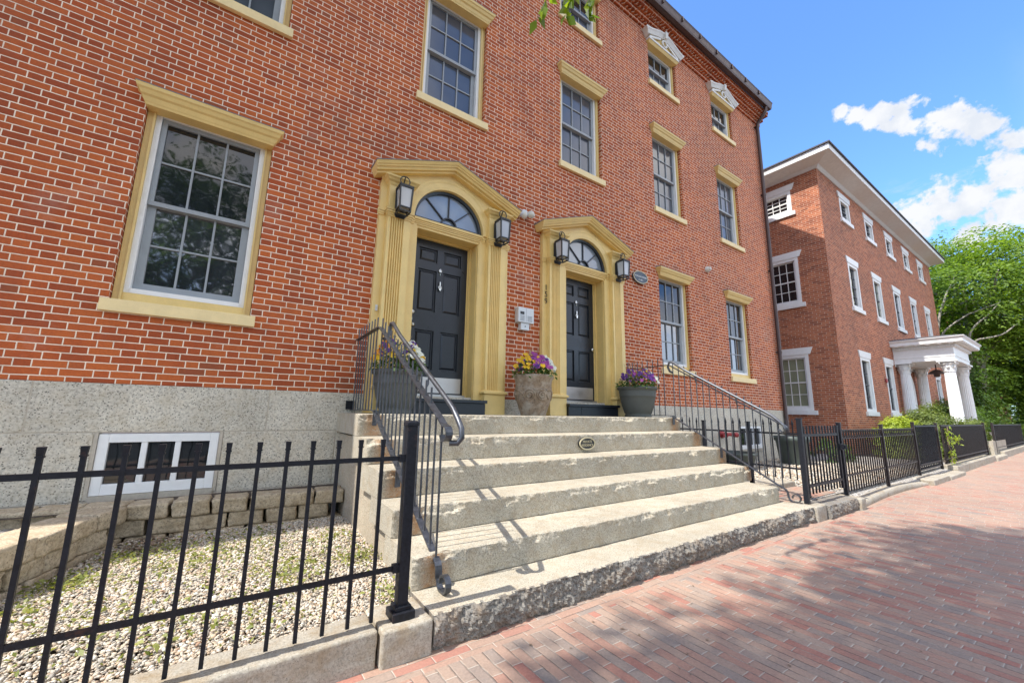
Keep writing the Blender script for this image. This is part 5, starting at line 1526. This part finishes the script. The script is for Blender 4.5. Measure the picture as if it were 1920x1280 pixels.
b.tube(pts, [.05, .035, .022, .012, .007, .005, .0035, .002], 6)
b.tube([(1.75, 1.97, 4.0), (1.86, 1.99, 3.6), (1.9, 2.0, 3.35), (1.84, 2.0, 3.12)], [.005, .004, .003, .002], 6)
b.tube([(1.75, 1.97, 4.2), (2.02, 1.99, 3.8), (2.10, 2.0, 3.5), (2.08, 2.0, 3.30)], [.005, .004, .003, .002], 6)
obj('trunk', b.mesh('trunk', m_bark), st)
P, N, D = sprays(cs, 46, .52, .3, .3)
obj('crown', leafmesh('crown', P, N, rng.uniform(.09, .16, len(P)), m_leaf_street, D, .55, .1), st)
# twig leaves: hanging, folded
LP = []; LD = []
for (p, q, n_) in (((1.70, 2.0, 3.35), (1.53, 2.0, 2.86), 15), ((1.9, 2.0, 3.4), (1.82, 2.0, 3.08), 11), ((2.10, 2.0, 3.50), (2.08, 2.0, 3.24), 12)):
    for k in range(n_):
        t_ = (k+.3)/n_; LP.append(np.array(p)*(1-t_)+np.array(q)*t_); LD.append([random.uniform(-.9, .9), random.uniform(-.6, .6), -1.0])
LP = np.array(LP); LD = np.array(LD)
obj('twig_leaves', leafmesh('twig_leaves', LP, rng.normal(0, 1, LP.shape)*[1, .5, .4]+[0, -.6, 0], rng.uniform(.09, .135, len(LP)), m_leaf_twig, LD, .5, .12), st)
# trees over the road, which the windows mirror
tree('street tree across the road mirrored in the near window', (-3.2, -11.5, G), (-3.0, -11.0, 6.8), (6.0, 3.6, 4.8), 420, 70, 1.0, .22, m_leaf_dark, m_bark, 12, .3, .3)
tree('street tree farther along across the road', (9.0, -14.0, G), (9.0, -13.5, 5.0), (4.2, 3.5, 4.0), 220, 55, 1.0, .2, m_leaf_dark, m_bark, 12, .3, .3)

# ------------------------------------------------------------------ camera
R = [[0.815, -0.579, 0], [0, 0, 0], [0, 0, 0]]
f, yaw, pitch, roll = 750.8219210533848, 0.6000612044514892, 0.17492032926066356, 0.01850649846125837
fwd = Vector((math.sin(yaw)*math.cos(pitch), math.cos(yaw)*math.cos(pitch), math.sin(pitch)))
rt = Vector((math.cos(yaw), -math.sin(yaw), 0)); up = rt.cross(fwd)
r2 = rt*math.cos(roll)+up*math.sin(roll); u2 = -rt*math.sin(roll)+up*math.cos(roll)
cam = bpy.data.cameras.new('camera'); co = bpy.data.objects.new('camera', cam); C.objects.link(co)
cam.sensor_width = 36; cam.lens = 36*f/1920; cam.clip_end = 3000; cam.clip_start = .05
co.matrix_basis = Matrix(((r2.x, u2.x, -fwd.x, 0), (r2.y, u2.y, -fwd.y, 0), (r2.z, u2.z, -fwd.z, 0), (0, 0, 0, 1)))
bpy.context.scene.camera = co

# ------------------------------------------------------------------ sun and sky
tosun = Vector((-.67, .040, 1.0)).normalized()
sun = bpy.data.lights.new('sun', 'SUN'); sun.energy = 2.5; sun.angle = math.radians(.5); sun.color = (1.0, .955, .89)
so = bpy.data.objects.new('sun', sun); C.objects.link(so); so.rotation_euler = tosun.to_track_quat('Z', 'Y').to_euler(); so.location = (0, 0, 30)
el = math.asin(tosun.z); az = math.atan2(tosun.x, tosun.y)
wd = bpy.data.worlds.new('World'); bpy.context.scene.world = wd; wd.use_nodes = True
nt = wd.node_tree; bg = nt.nodes['Background']
class WN(NT):
    def __init__(s): s.t = nt; s._g = None
w = WN()
sky = w.n('ShaderNodeTexSky', sky_type='NISHITA'); sky.sun_disc = False; sky.sun_elevation = el; sky.sun_rotation = az
sky.air_density = 1.0; sky.dust_density = .6; sky.ozone_density = 2.2; sky.altitude = 0
tc = w.n('ShaderNodeTexCoord'); d = tc.outputs['Generated']
f1 = w.noise(d, 30.0, 9, .58, .15); f2 = w.noise(d, 2.6, 5, .55)
den = None
def vdist(c, sx, sy, sz):
    vs = w.n('ShaderNodeVectorMath', operation='SUBTRACT'); w.put(vs.inputs[0], d); vs.inputs[1].default_value = c
    vm = w.n('ShaderNodeVectorMath', operation='MULTIPLY'); w.put(vm.inputs[0], vs.outputs[0]); vm.inputs[1].default_value = (1/sx, 1/sy, 1/sz)
    vl = w.n('ShaderNodeVectorMath', operation='LENGTH'); w.put(vl.inputs[0], vm.outputs[0]); return vl.outputs['Value']
blobs = [((0.8252, 0.1926, 0.531), 0.0109), ((0.837, 0.1748, 0.5185), 0.0125), ((0.8488, 0.1578, 0.5046), 0.0122), ((0.8504, 0.1392, 0.5073), 0.017), ((0.8612, 0.1246, 0.4927), 0.0183), ((0.8702, 0.113, 0.4795), 0.0107), ((0.8873, 0.1077, 0.4485), 0.0147), ((0.8829, 0.0933, 0.4601), 0.0207), ((0.8814, 0.0746, 0.4665), 0.0231), ((0.8889, 0.0601, 0.454), 0.021), ((0.899, 0.0494, 0.4352), 0.0163), ((0.9075, 0.0391, 0.4181), 0.0095), ((0.9072, 0.0274, 0.4199), 0.0142), ((0.9102, 0.0179, 0.4137), 0.014), ((0.9336, 0.1514, 0.3247), 0.025), ((0.9372, 0.129, 0.324), 0.0328), ((0.9367, 0.0994, 0.3358), 0.0378), ((0.9367, 0.0723, 0.3426), 0.0407), ((0.9338, 0.0431, 0.3552), 0.043), ((0.9299, 0.0208, 0.3672), 0.0354), ((0.9276, 0.1045, 0.3588), 0.0215), ((0.9505, 0.059, 0.305), 0.0383), ((0.9487, 0.0304, 0.3147), 0.0435), ((0.9288, 0.1335, 0.3457), 0.0174), ((0.9213, 0.0005, 0.389), 0.0271), ((0.9405, -0.0107, 0.3397), 0.0466)]
for c, r in blobs:
    k = w.m2('SUBTRACT', 1.0, vdist(c, r*1.75, r*1.75, r*1.5))
    den = k if den is None else w.m2('SMOOTH_MAX', den, k, .25)
den = w.m2('ADD', den, w.m2('MULTIPLY', w.m2('SUBTRACT', f1, .5), 3.3))
cl = w.rng(den, .20, .58)
back = w.rng(w.m2('ADD', f2, w.m2('MULTIPLY', w.noise(d, 7, 5), .35)), .56, .80)        # unseen bright clouds behind the camera, added as neutral fill light
dx, dy, dz = w.sep(d)
back = w.m2('MULTIPLY', back, w.rng(dy, .02, -.18))
back = w.m2('MULTIPLY', back, w.rng(dz, .02, .2))
wisp = w.m2('MULTIPLY', w.rng(w.noise(w.comb(dx, w.m2('MULTIPLY', dy, 2.0), w.m2('MULTIPLY', dz, 7.0)), 6, 6, .65), .50, .75), w.rng(vdist((.925, .13, .37), .2, .12, .045), 1.0, .3))
cl = w.m2('MAXIMUM', cl, w.m2('MAXIMUM', back, w.m2('MULTIPLY', wisp, .6)))
shade = w.rng(w.m2('ADD', w.noise(w.comb(dx, dy, w.m2('ADD', dz, .02)), 16, 6, .6), w.m2('MULTIPLY', den, .12)), .42, .62, .62, 1.0)
SKYK = .122
tint = w.mix(1.0, sky.outputs[0], (.63, .87, 1.18), 'MULTIPLY')
ccol = w.mix(w.rng(dy, .02, -.18), w.mix(shade, (1.5, 1.8, 2.3), (2.7, 2.75, 2.85)), (7.2, 6.8, 6.3))
col = w.mix(cl, tint, ccol)
w.put(bg.inputs[0], col); bg.inputs[1].default_value = SKYK

sc = bpy.context.scene
sc.view_settings.view_transform = 'Standard'; sc.view_settings.look = 'None'; sc.view_settings.exposure = 1.55; sc.view_settings.gamma = 1; sc.view_settings.use_curve_mapping = False
sc.cycles.max_bounces = 6; sc.cycles.diffuse_bounces = 4; sc.cycles.transparent_max_bounces = 4; sc.cycles.caustics_reflective = False; sc.cycles.caustics_refractive = False
sc.cycles.use_denoising = True; sc.cycles.sample_clamp_indirect = 6

# lift everything so that the pavement lies at z = 0
for o in list(C.objects):
    if o.parent is None: o.matrix_basis = T(0, 0, EYE) @ o.matrix_basis
